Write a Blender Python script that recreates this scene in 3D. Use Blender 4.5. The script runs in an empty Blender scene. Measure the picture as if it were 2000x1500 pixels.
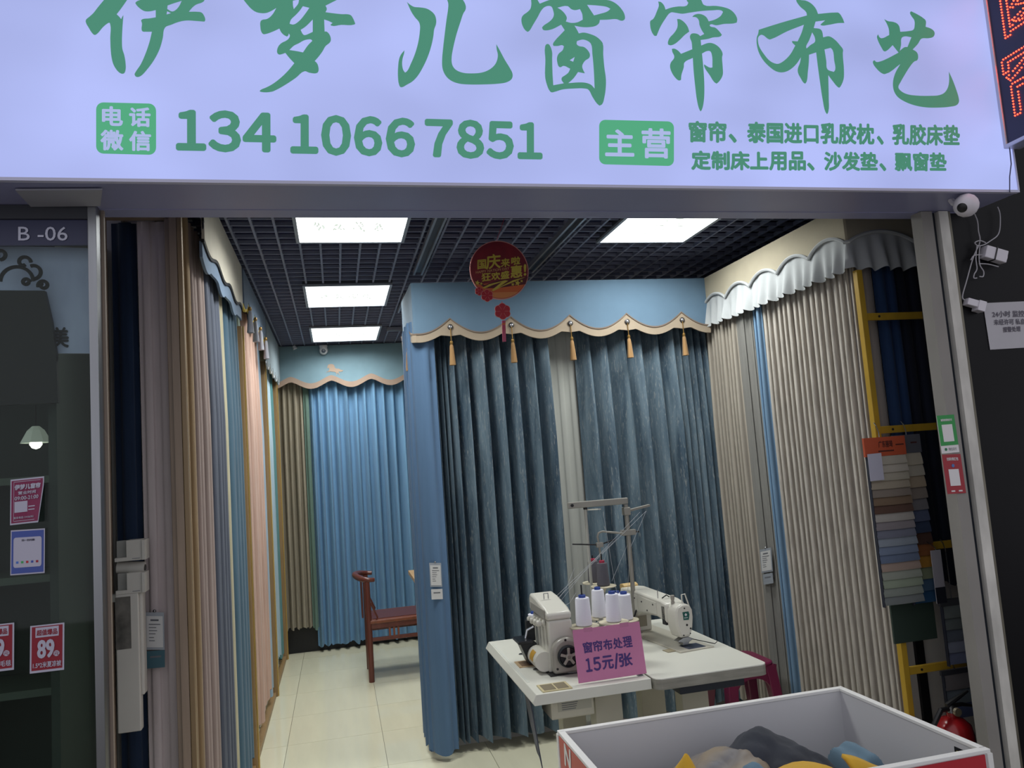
import bpy, bmesh, math, random
from mathutils import Vector, Matrix, noise
R = math.radians
S = bpy.context.scene
COL = S.collection
# ------------------------------------------------------------------ camera
FPX = 1500.0
CAM = Vector((0.0, 0.0, 1.68))
_y, _p, _r = R(13.2), R(5.7), R(4.1)
FW = Vector((math.sin(_y)*math.cos(_p), math.cos(_y)*math.cos(_p), math.sin(_p)))
_rt = Vector((math.cos(_y), -math.sin(_y), 0)); _up = _rt.cross(FW)
RT = _rt*math.cos(_r) - _up*math.sin(_r)
UP = _rt*math.sin(_r) + _up*math.cos(_r)
cd = bpy.data.cameras.new('camera'); cam = bpy.data.objects.new('camera', cd); COL.objects.link(cam)
cd.sensor_width = 36; cd.lens = 36*FPX/2000; cd.clip_start = .02
cam.matrix_world = Matrix(((RT.x, UP.x, -FW.x, CAM.x), (RT.y, UP.y, -FW.y, CAM.y), (RT.z, UP.z, -FW.z, CAM.z), (0, 0, 0, 1)))
S.camera = cam
# ------------------------------------------------------------------ world: dim night-time arcade
W = bpy.data.worlds.new('night_arcade'); S.world = W; W.use_nodes = True
bg = W.node_tree.nodes['Background']
bg.inputs[0].default_value = (.80, .80, .86, 1); bg.inputs[1].default_value = .80
LAMP = 19.5          # watts of each ceiling panel
S.view_settings.view_transform = 'Standard'; S.view_settings.look = 'None'
S.view_settings.exposure = 0.0; S.view_settings.gamma = 1.0; S.view_settings.use_curve_mapping = False

def P(px, py, x=None, y=None, z=None):
    """where the line of sight through a spot of the photograph meets a real plane of the shop"""
    d = FW + RT*((px-1000)/FPX) + UP*((750-py)/FPX)
    t = (x-CAM.x)/d.x if x is not None else (y-CAM.y)/d.y if y is not None else (z-CAM.z)/d.z
    return CAM + d*t
# ------------------------------------------------------------------ materials
def lin(c):
    return tuple(((v/255)/12.92 if v/255 <= .04045 else ((v/255+.055)/1.055)**2.4) for v in c)
MATS = {}
def mat(name, c, rough=.6, metal=0., var=0., vs=(6, 6, 6), bump=0., bs=(200, 200, 200), emit=None, es=1., spec=.5, c2=None, sheen=0.):
    if name in MATS: return MATS[name]
    m = bpy.data.materials.new(name); m.use_nodes = True; MATS[name] = m
    nt = m.node_tree; b = nt.nodes['Principled BSDF']
    col = lin(c)
    b.inputs['Base Color'].default_value = (*col, 1); b.inputs['Roughness'].default_value = rough
    b.inputs['Metallic'].default_value = metal; b.inputs['Specular IOR Level'].default_value = spec
    if sheen: b.inputs['Sheen Weight'].default_value = sheen
    tc = None
    def noisetex(scale, detail=3):
        nonlocal tc
        if tc is None: tc = nt.nodes.new('ShaderNodeTexCoord')
        mp = nt.nodes.new('ShaderNodeMapping'); mp.inputs['Scale'].default_value = scale
        nt.links.new(tc.outputs['Object'], mp.inputs['Vector'])
        n = nt.nodes.new('ShaderNodeTexNoise'); n.inputs['Scale'].default_value = 1; n.inputs['Detail'].default_value = detail
        nt.links.new(mp.outputs[0], n.inputs['Vector']); return n
    if var or c2:
        n = noisetex(vs); rp = nt.nodes.new('ShaderNodeValToRGB')
        d = lin(c2) if c2 else tuple(v*(1-var) for v in col)
        e = col if c2 else tuple(min(1, v*(1+var)) for v in col)
        rp.color_ramp.elements[0].position = .3; rp.color_ramp.elements[1].position = .7
        rp.color_ramp.elements[0].color = (*d, 1); rp.color_ramp.elements[1].color = (*e, 1)
        nt.links.new(n.outputs['Fac'], rp.inputs[0]); nt.links.new(rp.outputs[0], b.inputs['Base Color'])
    if bump:
        n = noisetex(bs, 2); bp = nt.nodes.new('ShaderNodeBump'); bp.inputs['Strength'].default_value = bump; bp.inputs['Distance'].default_value = .004
        nt.links.new(n.outputs['Fac'], bp.inputs['Height']); nt.links.new(bp.outputs[0], b.inputs['Normal'])
    if emit:
        b.inputs['Emission Color'].default_value = (*lin(emit), 1); b.inputs['Emission Strength'].default_value = es
    return m
def cloth_mat(name, c, var=.12, rough=.85, streak=True, sheen=.1):
    return mat(name, c, rough, 0, var, (40, 40, 2.5) if streak else (8, 8, 8), .25, (500, 500, 500), spec=.25, sheen=sheen)
# ------------------------------------------------------------------ mesh builder
class MB:
    def __init__(s): s.v = []; s.f = []
    def add(s, vs, fs):
        k = len(s.v); s.v += [Vector(p) for p in vs]; s.f += [tuple(i+k for i in f) for f in fs]; return s
    def box(s, x0, x1, y0, y1, z0, z1):
        return s.add([(x0,y0,z0),(x1,y0,z0),(x1,y1,z0),(x0,y1,z0),(x0,y0,z1),(x1,y0,z1),(x1,y1,z1),(x0,y1,z1)],
                     [(0,3,2,1),(4,5,6,7),(0,1,5,4),(1,2,6,5),(2,3,7,6),(3,0,4,7)])
    def obox(s, o, u, v, w):
        o, u, v, w = map(Vector, (o, u, v, w)); k = len(s.v)
        pts = [o, o+u, o+u+v, o+v, o+w, o+u+w, o+u+v+w, o+v+w]
        fs = [(0,3,2,1),(4,5,6,7),(0,1,5,4),(1,2,6,5),(2,3,7,6),(3,0,4,7)]
        if u.cross(v).dot(w) < 0: fs = [f[::-1] for f in fs]
        return s.add(pts, fs)
    def tube(s, pts, r, n=8, cap=True):
        pts = [Vector(p) for p in pts]; rings = []
        rr = r if isinstance(r, (list, tuple)) else [r]*len(pts)
        t0 = (pts[1]-pts[0]).normalized(); a = Vector((0,0,1)) if abs(t0.z) < .9 else Vector((1,0,0))
        u = t0.cross(a).normalized(); k = len(s.v)
        for i, p in enumerate(pts):
            t = (pts[min(i+1, len(pts)-1)]-pts[max(i-1, 0)]).normalized()
            u = (u - t*u.dot(t)).normalized(); w = t.cross(u)
            s.v += [p+(u*math.cos(2*math.pi*j/n)+w*math.sin(2*math.pi*j/n))*rr[i] for j in range(n)]
        for i in range(len(pts)-1):
            for j in range(n):
                s.f.append((k+i*n+j, k+i*n+(j+1)%n, k+(i+1)*n+(j+1)%n, k+(i+1)*n+j))
        if cap:
            s.f.append(tuple(k+j for j in range(n))[::-1]); s.f.append(tuple(k+(len(pts)-1)*n+j for j in range(n)))
        return s
    def lathe(s, prof, o=(0,0,0), axis=(0,0,1), n=20):
        """prof: (radius, height) pairs"""
        o = Vector(o); a = Vector(axis).normalized(); b = Vector((1,0,0)) if abs(a.x) < .9 else Vector((0,1,0))
        u = a.cross(b).normalized(); w = a.cross(u); k = len(s.v)
        for r, h in prof:
            s.v += [o+a*h+(u*math.cos(2*math.pi*j/n)+w*math.sin(2*math.pi*j/n))*max(r, 1e-5) for j in range(n)]
        for i in range(len(prof)-1):
            for j in range(n):
                s.f.append((k+i*n+j, k+i*n+(j+1)%n, k+(i+1)*n+(j+1)%n, k+(i+1)*n+j))
        s.f.append(tuple(k+j for j in range(n))[::-1]); s.f.append(tuple(k+(len(prof)-1)*n+j for j in range(n)))
        return s
    def prism(s, poly, o, u, v, w):
        """poly in (a,b) along u,v from o; extruded by the vector w"""
        o, u, v, w = map(Vector, (o, u, v, w)); n = len(poly)
        pts = [o+u*a+v*b for a, b in poly]; area = sum(poly[i][0]*poly[(i+1)%n][1]-poly[(i+1)%n][0]*poly[i][1] for i in range(n))
        if area*u.cross(v).dot(w) > 0: pts = pts[::-1]
        return s.add(pts+[p+w for p in pts], [tuple(range(n)), tuple(range(2*n-1, n-1, -1))]+[(i, i+n, (i+1)%n+n, (i+1)%n) for i in range(n)])
    def grid(s, fn, nu, nv, flip=False):
        k = len(s.v)
        for j in range(nv+1):
            for i in range(nu+1): s.v.append(Vector(fn(i/nu, j/nv)))
        for j in range(nv):
            for i in range(nu):
                q = (k+j*(nu+1)+i, k+j*(nu+1)+i+1, k+(j+1)*(nu+1)+i+1, k+(j+1)*(nu+1)+i)
                s.f.append(q[::-1] if flip else q)
        return s
    def build(s, name, m, parent=None, smooth=False, bevel=0, thick=0, sub=0, org=None):
        me = bpy.data.meshes.new(name)
        if org is None and parent is None and s.v:
            lo = [min(p[i] for p in s.v) for i in range(3)]; hi = [max(p[i] for p in s.v) for i in range(3)]
            org = Vector(((lo[0]+hi[0])/2, (lo[1]+hi[1])/2, lo[2]))
        org = Vector(org) if org is not None else Vector((0,0,0))
        base = org if parent is None else Vector((0,0,0))
        if parent is not None: base = parent['_o'] if False else world_org(parent)
        me.from_pydata([tuple(p-base) for p in s.v], [], s.f); me.materials.append(m)
        if smooth:
            me.shade_smooth(); me.set_sharp_from_angle(angle=R(smooth if smooth is not True else 40))
        o = bpy.data.objects.new(name, me); COL.objects.link(o)
        if parent is None: o.location = base
        else: o.parent = parent
        if bevel:
            b = o.modifiers.new('bevel', 'BEVEL'); b.width = bevel; b.segments = 2; b.limit_method = 'ANGLE'
        if thick:
            b = o.modifiers.new('thickness', 'SOLIDIFY'); b.thickness = thick; b.offset = 0
        if sub:
            b = o.modifiers.new('smooth', 'SUBSURF'); b.levels = sub; b.render_levels = sub
        return o
def world_org(o):
    p = Vector((0,0,0))
    while o is not None: p += o.location; o = o.parent
    return p
def tag(o, label, cat, group=None):
    o['label'] = label; o['category'] = cat
    if group: o['group'] = group
    return o
def struct(o): o['kind'] = 'structure'; return o
def stuff(o): o['kind'] = 'stuff'; return o
def thing(name, label, cat, loc, group=None):
    o = bpy.data.objects.new(name, None); COL.objects.link(o); o.location = loc; o.empty_display_size = .05
    return tag(o, label, cat, group)
# ------------------------------------------------------------------ flat print: text and cut shapes on a rectangle
_txt = {}
def glyphs(body, spacing=1.0):
    k = (body, spacing)
    if k not in _txt:
        f = bpy.data.curves.new('t', 'FONT'); f.body = body; f.resolution_u = 3; f.space_character = spacing; f.align_x = 'CENTER'
        o = bpy.data.objects.new('t', f); COL.objects.link(o)
        dg = bpy.context.evaluated_depsgraph_get(); me = bpy.data.meshes.new_from_object(o.evaluated_get(dg))
        vs = [v.co.copy() for v in me.vertices]; fs = [tuple(p.vertices) for p in me.polygons]
        bpy.data.objects.remove(o); bpy.data.curves.remove(f); bpy.data.meshes.remove(me)
        _txt[k] = (vs, fs)
    return _txt[k]
def text(body, o, u, v, m, parent, name='lettering', bold=0., lift=.0012, spacing=1.0, shear=0., fn=None):
    vs, fs = glyphs(body, spacing); o, u, v = Vector(o), Vector(u), Vector(v)
    x0 = min(p.x for p in vs); x1 = max(p.x for p in vs); y0 = min(p.y for p in vs); y1 = max(p.y for p in vs)
    n = u.cross(v).normalized(); un, vn = u.normalized(), v.normalized()
    b = MB(); offs = [(0,0)] + ([(bold*math.cos(i*math.pi/k), bold*math.sin(i*math.pi/k)) for k in ((6 if bold > .004 else 4 if bold > .002 else 2),) for i in range(2*k)] if bold else [])
    if fn:
        w_, h_ = u.length, v.length
        for q, (a, c) in enumerate(offs): b.add([fn((p.x-x0)/(x1-x0)+a/w_, (p.y-y0)/(y1-y0)+c/h_)+Vector((0, -.0001*q, 0)) for p in vs], fs)
        return b.build(name, m, parent)
    for q, (a, c) in enumerate(offs):
        b.add([o+u*((p.x-x0)/(x1-x0)+shear*(p.y-y0)/(y1-y0))+v*((p.y-y0)/(y1-y0))+un*a+vn*c+n*(lift+q*.00006) for p in vs], fs)
    return b.build(name, m, parent)
def quad(pl, pr, pt):
    """lower-left, lower-right, upper-left corners -> origin, u, v"""
    return pl, pr-pl, pt-pl
def smooth_poly(pts, sharp=62, n=4):
    N = len(pts); V = [Vector(p) for p in pts]; T = []
    for i in range(N):
        a = V[i]-V[i-1]; b = V[(i+1)%N]-V[i]
        if a.length < 1e-6 or b.length < 1e-6: T.append(Vector((0,0))); continue
        ang = math.degrees(a.angle(b))
        T.append(None if ang > sharp else (a.normalized()+b.normalized()).normalized())
    out = []
    for i in range(N):
        j = (i+1)%N; L = (V[j]-V[i]).length
        t0 = (T[i] if T[i] is not None else (V[j]-V[i]).normalized())*L; t1 = (T[j] if T[j] is not None else (V[j]-V[i]).normalized())*L
        for k in range(n):
            t = k/n
            out.append(V[i]*(2*t**3-3*t*t+1)+t0*(t**3-2*t*t+t)+V[j]*(-2*t**3+3*t*t)+t1*(t**3-t*t))
    return out
def fill_loops(loops, depth=0.):
    cu = bpy.data.curves.new('c', 'CURVE'); cu.dimensions = '2D'; cu.fill_mode = 'BOTH'; cu.extrude = depth
    for lp in loops:
        sp = cu.splines.new('POLY'); sp.points.add(len(lp)-1); sp.use_cyclic_u = True
        for i, p in enumerate(lp): sp.points[i].co = (p[0], p[1], 0, 1)
    o = bpy.data.objects.new('c', cu); COL.objects.link(o)
    dg = bpy.context.evaluated_depsgraph_get(); me = bpy.data.meshes.new_from_object(o.evaluated_get(dg))
    r = ([v.co.copy() for v in me.vertices], [tuple(p.vertices) for p in me.polygons])
    bpy.data.objects.remove(o); bpy.data.curves.remove(cu); bpy.data.meshes.remove(me); return r
def rrect(x0, x1, y0, y1, r, n=5):
    out = []
    for cx, cy, a in ((x1-r, y1-r, 0), (x0+r, y1-r, 90), (x0+r, y0+r, 180), (x1-r, y0+r, 270)):
        out += [(cx+r*math.cos(R(a+90*i/n)), cy+r*math.sin(R(a+90*i/n))) for i in range(n+1)]
    return out
def panel(poly, o, u, v, w, m, parent=None, name='panel', **k):
    return MB().prism(poly, o, u, v, w).build(name, m, parent, **k)
def card(o, u, v, m, parent, name, lift=.001, t=.0008):
    o, u, v = Vector(o), Vector(u), Vector(v); n = u.cross(v).normalized()
    return MB().obox(o+n*lift, u, v, n*t).build(name, m, parent)
def crom(pts, n=4):
    V = [Vector(p) for p in pts]; out = []
    for i in range(len(V)-1):
        a, b, c, d = V[max(0, i-1)], V[i], V[i+1], V[min(len(V)-1, i+2)]
        for k in range(n):
            t = k/n; out.append(.5*((2*b)+(c-a)*t+(2*a-5*b+4*c-d)*t*t+(3*b-a-3*c+d)*t**3))
    return out+[V[-1]]
# ------------------------------------------------------------------ cloth: pleated curtains and shaped valances
class Path:
    def __init__(s, pts):
        s.p = [Vector((a, b)) for a, b in pts]; s.l = [(s.p[i+1]-s.p[i]).length for i in range(len(s.p)-1)]; s.L = sum(s.l)
    def at(s, t):
        d = max(0, min(1, t))*s.L
        for i, l in enumerate(s.l):
            if d <= l or i == len(s.l)-1:
                u = (s.p[i+1]-s.p[i]).normalized(); return s.p[i]+u*d, u, Vector((u.y, -u.x))
            d -= l
def curtain(label, path, z0, z1, folds, amp, m, seed=0, lean=.16, group=None, flare=0., cat='curtain', name='curtain', skew=.12, pw=1.25):
    """path runs left to right as the viewer sees it, so the normal points at the viewer; folds: count or list of relative widths"""
    rnd = random.Random(seed); pa = Path(path)
    w = [rnd.uniform(.75, 1.3) for _ in range(folds)] if isinstance(folds, int) else list(folds)
    tot = sum(w); edges = [0]
    for q in w: edges.append(edges[-1]+q/tot)
    k = 12; rows = 10; nf = len(w); b = MB(); amps = [amp*min(1.35, (q*nf/tot)**.7)*rnd.uniform(.8, 1.15) for q in w]; ph = [rnd.uniform(-.35, .35) for _ in w]
    def fn(u, v):
        x = u*nf; i = min(nf-1, int(x)); f = x-i; s = edges[i]+(edges[i+1]-edges[i])*f
        a = 2*math.pi*f; h = v
        am = amps[i]*(.62+.38*min(1, (1-h)*3.2+.05))
        j = i+1 if f > .5 else i-1
        if 0 <= j < nf: am = am*(1-abs(f-.5))+amps[j]*abs(f-.5)*(.62+.38*min(1, (1-h)*3.2))
        sw = .10*math.sin(3.1*h+ph[i]*6)*(1-h)
        q = (.5-.5*math.cos(a))**pw; d = am*(q+.05*math.sin(2*a+ph[i]*5+sw*4))
        ls = (edges[i+1]-edges[i])*(lean*math.sin(2*a+sw)*.6+skew*q)
        p, t, n = pa.at(s+ls+sw*.12*(edges[i+1]-edges[i]))
        p = p + n*d + t*flare*(s-.5)*(1-h)
        z = z0+(z1-z0)*h + (1-h)**8*.012*math.sin(a+ph[i]*9)
        return (p.x, p.y, z)
    b.grid(fn, nf*k, rows)
    o = b.build(name, m, None, smooth=70)
    return tag(o, label, cat, group)
def strip(name, path, zt, zb, n, m, parent, off=0., thick=.012, s0=0, s1=1, smooth=50):
    pa = Path(path); b = MB()
    def fn(u, v):
        s = s0+(s1-s0)*u; p, t, nn = pa.at(s); p = p+nn*off; d = s*pa.L
        za, zc = zt(d), zb(d)
        return (p.x, p.y, za+(zc-za)*(1-v) if False else zc+(za-zc)*v)
    b.grid(fn, n, 2)
    return b.build(name, m, parent, smooth=False, thick=thick)
# ================================================================== SETTING
ZC = 2.95
m_white = mat('painted_white', (205, 203, 198), .7, var=.05, vs=(3, 3, 3))
m_tile = mat('polished_tile', (222, 219, 194), .07, var=.05, vs=(9, 1.2, 1), spec=.55)
m_base = mat('grey_screed', (120, 116, 108), .8, var=.1)
m_void = mat('black_ceiling_void', (28, 32, 72), .9)
m_bar = mat('grey_grid_bar', (116, 122, 146), .5)
m_steel = mat('stainless_steel', (150, 152, 156), .32, 1., var=.08, vs=(30, 30, 2))
m_wood = mat('light_wood', (150, 122, 84), .45, var=.12, vs=(60, 60, 4))
m_brownwood = mat('brown_frame_wood', (146, 128, 112), .5, var=.1, vs=(50, 50, 4))
fl = struct(MB().box(-6.5, 7.5, -6, 9, -.1, -.012).build('floor', m_base))
tm = None
for i in range(7):
    for j in range(10):
        x0 = .207-.59*2+.59*i; y0 = 4.667-.585*4+.585*j
        if tm is None:
            o = MB().box(0, .5875, 0, .5825, -.012, 0).build('floor_tile', m_tile, fl); tm = o.data
            # rebase the shared tile on its own corner
            for v in tm.vertices: v.co += world_org(fl)
        else:
            o = bpy.data.objects.new('floor_tile', tm); COL.objects.link(o); o.parent = fl
        o.location = Vector((x0+.001, y0+.001, 0))-world_org(fl)
struct(MB().box(-.82, 2.9, 7.93, 8.05, 0, 3.3).build('wall_back', m_white))
struct(MB().box(-.82, -.70, 3.40, 7.93, 0, 3.3).build('wall_left', m_white))
struct(MB().box(2.60, 2.72, 3.36, 7.93, 0, 2.78).build('wall_right', m_white))
struct(MB().box(-1.02, -.82, 3.36, 3.42, 0, 3.3).build('wall_display_left', m_white))
struct(MB().box(2.53, 2.98, 3.28, 3.36, 0, 2.78).build('wall_display_right', m_white))
struct(MB().box(2.98, 3.10, 2.76, 8.05, 0, 3.10).build('wall_far_right', m_void))
ce = struct(MB().box(-.82, 3.10, 2.76, 8.05, 3.10, 3.2).build('ceiling', m_void))
eo = world_org(ce)
proto = {}
def ceil_bar(kind, loc, box):
    if kind not in proto:
        o = MB().box(*box).build('ceiling_bar', m_bar, ce); proto[kind] = o.data
        for v in o.data.vertices: v.co += eo
    else:
        o = bpy.data.objects.new('ceiling_bar', proto[kind]); COL.objects.link(o); o.parent = ce
    o.location = Vector(loc)-eo
for i in range(32): ceil_bar('long', (-.58+.11*i, 2.78, ZC), (-.006, .006, 0, 5.15, 0, .024))
for j in range(48): ceil_bar('cross', (-.7, 2.806+.105*j, ZC+.002), (0, 3.65, -.005, .005, 0, .020))
m_soffit = mat('grey_soffit_sheet', (140, 142, 178), .35, .0, var=.06, vs=(2, 2, 2))
hd = struct(MB().box(-1.7, 2.71, 2.69, 2.77, 2.60, 3.3).build('wall_front_header', m_soffit))
# --- right end wall of the doorway
m_pill = mat('pale_plaster_pillar', (134, 131, 127), .75, var=.10, vs=(5, 5, 3))
pr = struct(MB().box(2.443, 2.497, 2.67, 2.73, 0, 2.60).build('wall_pillar_right', m_pill))
MB().box(2.497, 2.526, 2.69, 2.73, 0, 2.60).build('shutter_channel', mat('dark_channel', (22, 30, 42), .5), pr)
MB().box(2.526, 2.572, 2.665, 2.73, 0, 2.60).build('jamb_strip', mat('scuffed_jamb', (196, 194, 188), .6, var=.2, vs=(12, 12, 5)), pr)
MB().box(2.572, 2.590, 2.672, 2.73, 0, 2.60).build('edge_trim', mat('dull_metal_trim', (112, 108, 96), .45, .6, var=.3, vs=(10, 10, 4)), pr)
m_blk = mat('black_polished_panel', (10, 10, 14), .4, var=.2, vs=(3, 3, 3), spec=.15)
struct(MB().box(2.591, 7.5, 2.695, 2.76, 0, 4.6).build('wall_front_right', m_blk))
struct(MB().box(-6.5, 2.591, 2.71, 2.77, 3.3, 4.6).build('wall_front_upper', m_blk))
struct(MB().box(-6.5, -1.75, 2.655, 2.72, 0, 3.3).build('wall_front_left', m_blk))
# --- left shop window
pl = struct(MB().box(-.746, -.720, 2.645, 2.70, 0, 2.60).build('trim_1', m_steel, bevel=.003))
struct(MB().box(P(199, 1000, y=2.70).x, P(216, 1000, y=2.715).x, 2.70, 2.715, 0, 2.60).build('trim_2', mat('beige_side_rail', (136, 122, 110), .6)))
gl = bpy.data.materials.new('window_glass'); gl.use_nodes = True; nt = gl.node_tree; nt.nodes.clear()
go = nt.nodes.new('ShaderNodeOutputMaterial'); gm = nt.nodes.new('ShaderNodeMixShader'); gt = nt.nodes.new('ShaderNodeBsdfTransparent'); gg = nt.nodes.new('ShaderNodeBsdfGlossy')
gt.inputs[0].default_value = (.80, .85, .83, 1); gg.inputs['Roughness'].default_value = .03; gm.inputs[0].default_value = .018
nt.links.new(gt.outputs[0], gm.inputs[1]); nt.links.new(gg.outputs[0], gm.inputs[2]); nt.links.new(gm.outputs[0], go.inputs[0])
win = struct(MB().box(-1.75, -.747, 2.655, 2.667, .0, 2.47).build('window_1', gl))
MB().box(-1.75, -.747, 2.65, 2.70, 2.555, 2.60).build('head_rail', mat('dark_head_rail', (44, 46, 54), .5), win)
MB().box(-1.75, -.747, 2.662, 2.668, 2.47, 2.555).build('number_strip', mat('blue_grey_strip', (50, 54, 84), .4), win)
text('B -06', *quad(P(36, 470, y=2.66), P(132, 470, y=2.66), P(36, 443, y=2.66)), mat('unit_number_white', (200, 202, 220), .6), win, 'unit_number', bold=.0003)
m_dgreen = mat('dark_green_panel', (46, 58, 50), .6, var=.12, vs=(2, 2, 2))
struct(MB().box(-2.2, -.872, 3.30, 3.355, 0, 2.6).build('wall_window_back', m_dgreen))
struct(MB().box(-.900, -.875, 2.75, 3.30, 0, 2.6).build('wall_window_side', m_dgreen))
struct(MB().box(-2.2, -.875, 2.72, 3.36, 2.6, 2.66).build('ceiling_window', mat('dark_window_soffit', (40, 42, 50), .7)))
# pale board behind the glass
a, b_, c = P(-60, 690, y=2.735), P(176, 690, y=2.735), P(-60, 478, y=2.735)
bd = MB().obox(a, b_-a, c-a, (0, .012, 0)).build('notice_board', mat('scuffed_pale_board', (206, 212, 250), .6, var=.1, vs=(14, 14, 6)))
tag(bd, 'pale grey scuffed board high behind the left shop window', 'board')
text('美', P(104, 678, y=2.735), P(134, 678, y=2.735)-P(104, 678, y=2.735), P(104, 640, y=2.735)-P(104, 678, y=2.735), mat('faded_black_print', (40, 42, 48), .6), bd, bold=.002, lift=.003)
# ornamental dark mirror with wrought scrolls in front of the board
mi = thing('ornamental_mirror', 'dark arched mirror topped with wrought iron scrolls behind left window', 'mirror', P(45, 700, y=2.69))
mo = P(30, 700, y=2.69); sc = (P(130, 700, y=2.69)-P(30, 700, y=2.69)).length/100
def MS(px, py): return mo+Vector(((px-30)*sc, 0, (700-py)*sc))
arch = [(-60, 800), (112, 800), (109, 690), (101, 620), (88, 552), (-60, 548)]
MB().prism([((p-30)*sc, (700-q)*sc) for p, q in arch], mo, (1,0,0), (0,0,1), (0,.02,0)).build('mirror_panel', mat('dark_mirror', (9, 11, 12), .5), mi)
m_iron = mat('black_iron', (12, 14, 15), .6, .0)
def spiral(cx, cy, r0, r1, a0, a1, n=18): return [MS(cx+(r0+(r1-r0)*i/n)*math.cos(R(a0+(a1-a0)*i/n)), cy-(r0+(r1-r0)*i/n)*math.sin(R(a0+(a1-a0)*i/n))) for i in range(n+1)]
for q in ((34, 530, 32, 32, 0, 180), (86, 540, 11, 4, 200, -260), (52, 532, 7, 5, 0, 360), (2, 470, 12, 5, -90, 250), (66, 510, 16, 14, -90, 110), (48, 488, 14, 6, 0, 300)):
    MB().tube(spiral(*q), .006, 6).build('scroll', m_iron, mi, smooth=True)
refl = thing('reflected_shelving', 'dim dark green shelving built in place of a reflection in the left window', 'reflection', (-1.2, 3.15, 0))  # added solid boards that stand in for shelving faintly reflected in the glass
m_refl = mat('dim_green_reflection', (84, 96, 84), .5)
for x in (-1.75, -1.36, -.97): MB().box(x, x+.03, 3.0, 3.29, 0, 1.75).build('upright', m_refl, refl)
for z in (.25, .62, 1.0, 1.38, 1.72): MB().box(-1.72, -.94, 3.0, 3.29, z, z+.025).build('shelf', m_refl, refl)
# small lit pendant behind the glass
pd = thing('pendant_lamp', 'small lit wire pendant lamp with white shade behind left window', 'lamp', P(70, 858, y=2.95))
pc = P(70, 858, y=2.95)
MB().lathe([(.012, .045), (.028, .03), (.05, -.012), (.046, -.012), (.026, .026), (.010, .04)], pc, n=8).build('lamp_shade', mat('white_lamp_shade', (190, 196, 186), .5, emit=(170, 178, 165), es=.35), pd)
MB().lathe([(.001, .0), (.018, -.008), (.02, -.018), (.012, -.03), (.001, -.034)], pc, n=12).build('bulb', mat('lit_bulb', (255, 250, 235), .5, emit=(255, 250, 235), es=4), pd, smooth=True)
MB().tube([pc+Vector((0,0,.04)), (pc.x, pc.y, 2.6)], .002, 6).build('cord', m_iron, pd)
# torn ceiling strip under the sign at far left
for q, (pts, lab) in enumerate((([(30, 372), (200, 371), (196, 403), (60, 404)], 'loose pale plastic strip hanging under the sign at far left'),)):
    PP = [P(x, y, z=2.593) for x, y in pts]
    MB().add(PP+[p+Vector((0,0,.005)) for p in PP], [(0,1,2,3),(7,6,5,4),(0,4,5,1),(1,5,6,2),(2,6,7,3),(3,7,4,0)]).build('soffit_strip', mat('pale_plastic_strip', (150, 150, 160), .5), hd)
# ================================================================== SIGNS
SY = 2.44
m_face = mat('lit_sign_acrylic', (30, 30, 34), .5, emit=(176, 187, 246), es=.86)
_n = m_face.node_tree
def uneven(m, c, lo, hi, vs):
    nt = m.node_tree; b = nt.nodes['Principled BSDF']; tc = nt.nodes.new('ShaderNodeTexCoord'); mp = nt.nodes.new('ShaderNodeMapping'); mp.inputs['Scale'].default_value = vs
    n = nt.nodes.new('ShaderNodeTexNoise'); n.inputs['Scale'].default_value = 1; n.inputs['Detail'].default_value = 1.5
    mr = nt.nodes.new('ShaderNodeMapRange'); mr.inputs['From Min'].default_value = .3; mr.inputs['From Max'].default_value = .7; mr.inputs['To Min'].default_value = lo; mr.inputs['To Max'].default_value = hi
    nt.links.new(tc.outputs['Object'], mp.inputs[0]); nt.links.new(mp.outputs[0], n.inputs['Vector']); nt.links.new(n.outputs['Fac'], mr.inputs['Value']); nt.links.new(mr.outputs[0], b.inputs['Emission Strength'])
uneven(m_face, None, .80, 1.02, (1.8, 1, 2.6))
m_green = mat('green_sign_vinyl', (40, 90, 70), .5, emit=(66, 136, 112), es=.80)
m_badge = mat('green_badge_vinyl', (40, 110, 80), .5, emit=(72, 158, 116), es=.9)
sg = thing('shop_sign', 'long backlit lilac white shop sign with green Chinese brush lettering above doorway', 'sign', (.85, SY+.1, 2.6))
MB().box(-1.55, 2.705, SY+.012, 2.69, 2.602, 3.47).build('light_box', m_soffit, sg)
MB().box(-1.545, 2.70, SY, SY+.012, 2.610, 3.46).build('sign_face', m_face, sg)
for bx in ((-1.55, 2.705, SY-.004, SY+.014, 2.600, 2.610), (-1.55, 2.705, SY-.004, SY+.014, 3.46, 3.47), (2.70, 2.706, SY-.004, SY+.014, 2.61, 3.46)):
    MB().box(*bx).build('edge_strip', mat('white_edge_strip', (190, 190, 215), .5), sg)
def sign_shape(name, ox, oy, k, loops, m=m_green, lift=.0015):
    out = []
    for lp in loops:
        q = smooth_poly(lp)
        out.append([(lambda p: (p.x, p.z))(P(ox+a[0]*k, oy+a[1]*k, y=SY)) for a in q])
    vs, fs = fill_loops(out)
    return MB().add([(p.x, SY-lift, p.y) for p in vs], fs).build(name, m, sg)
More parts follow.
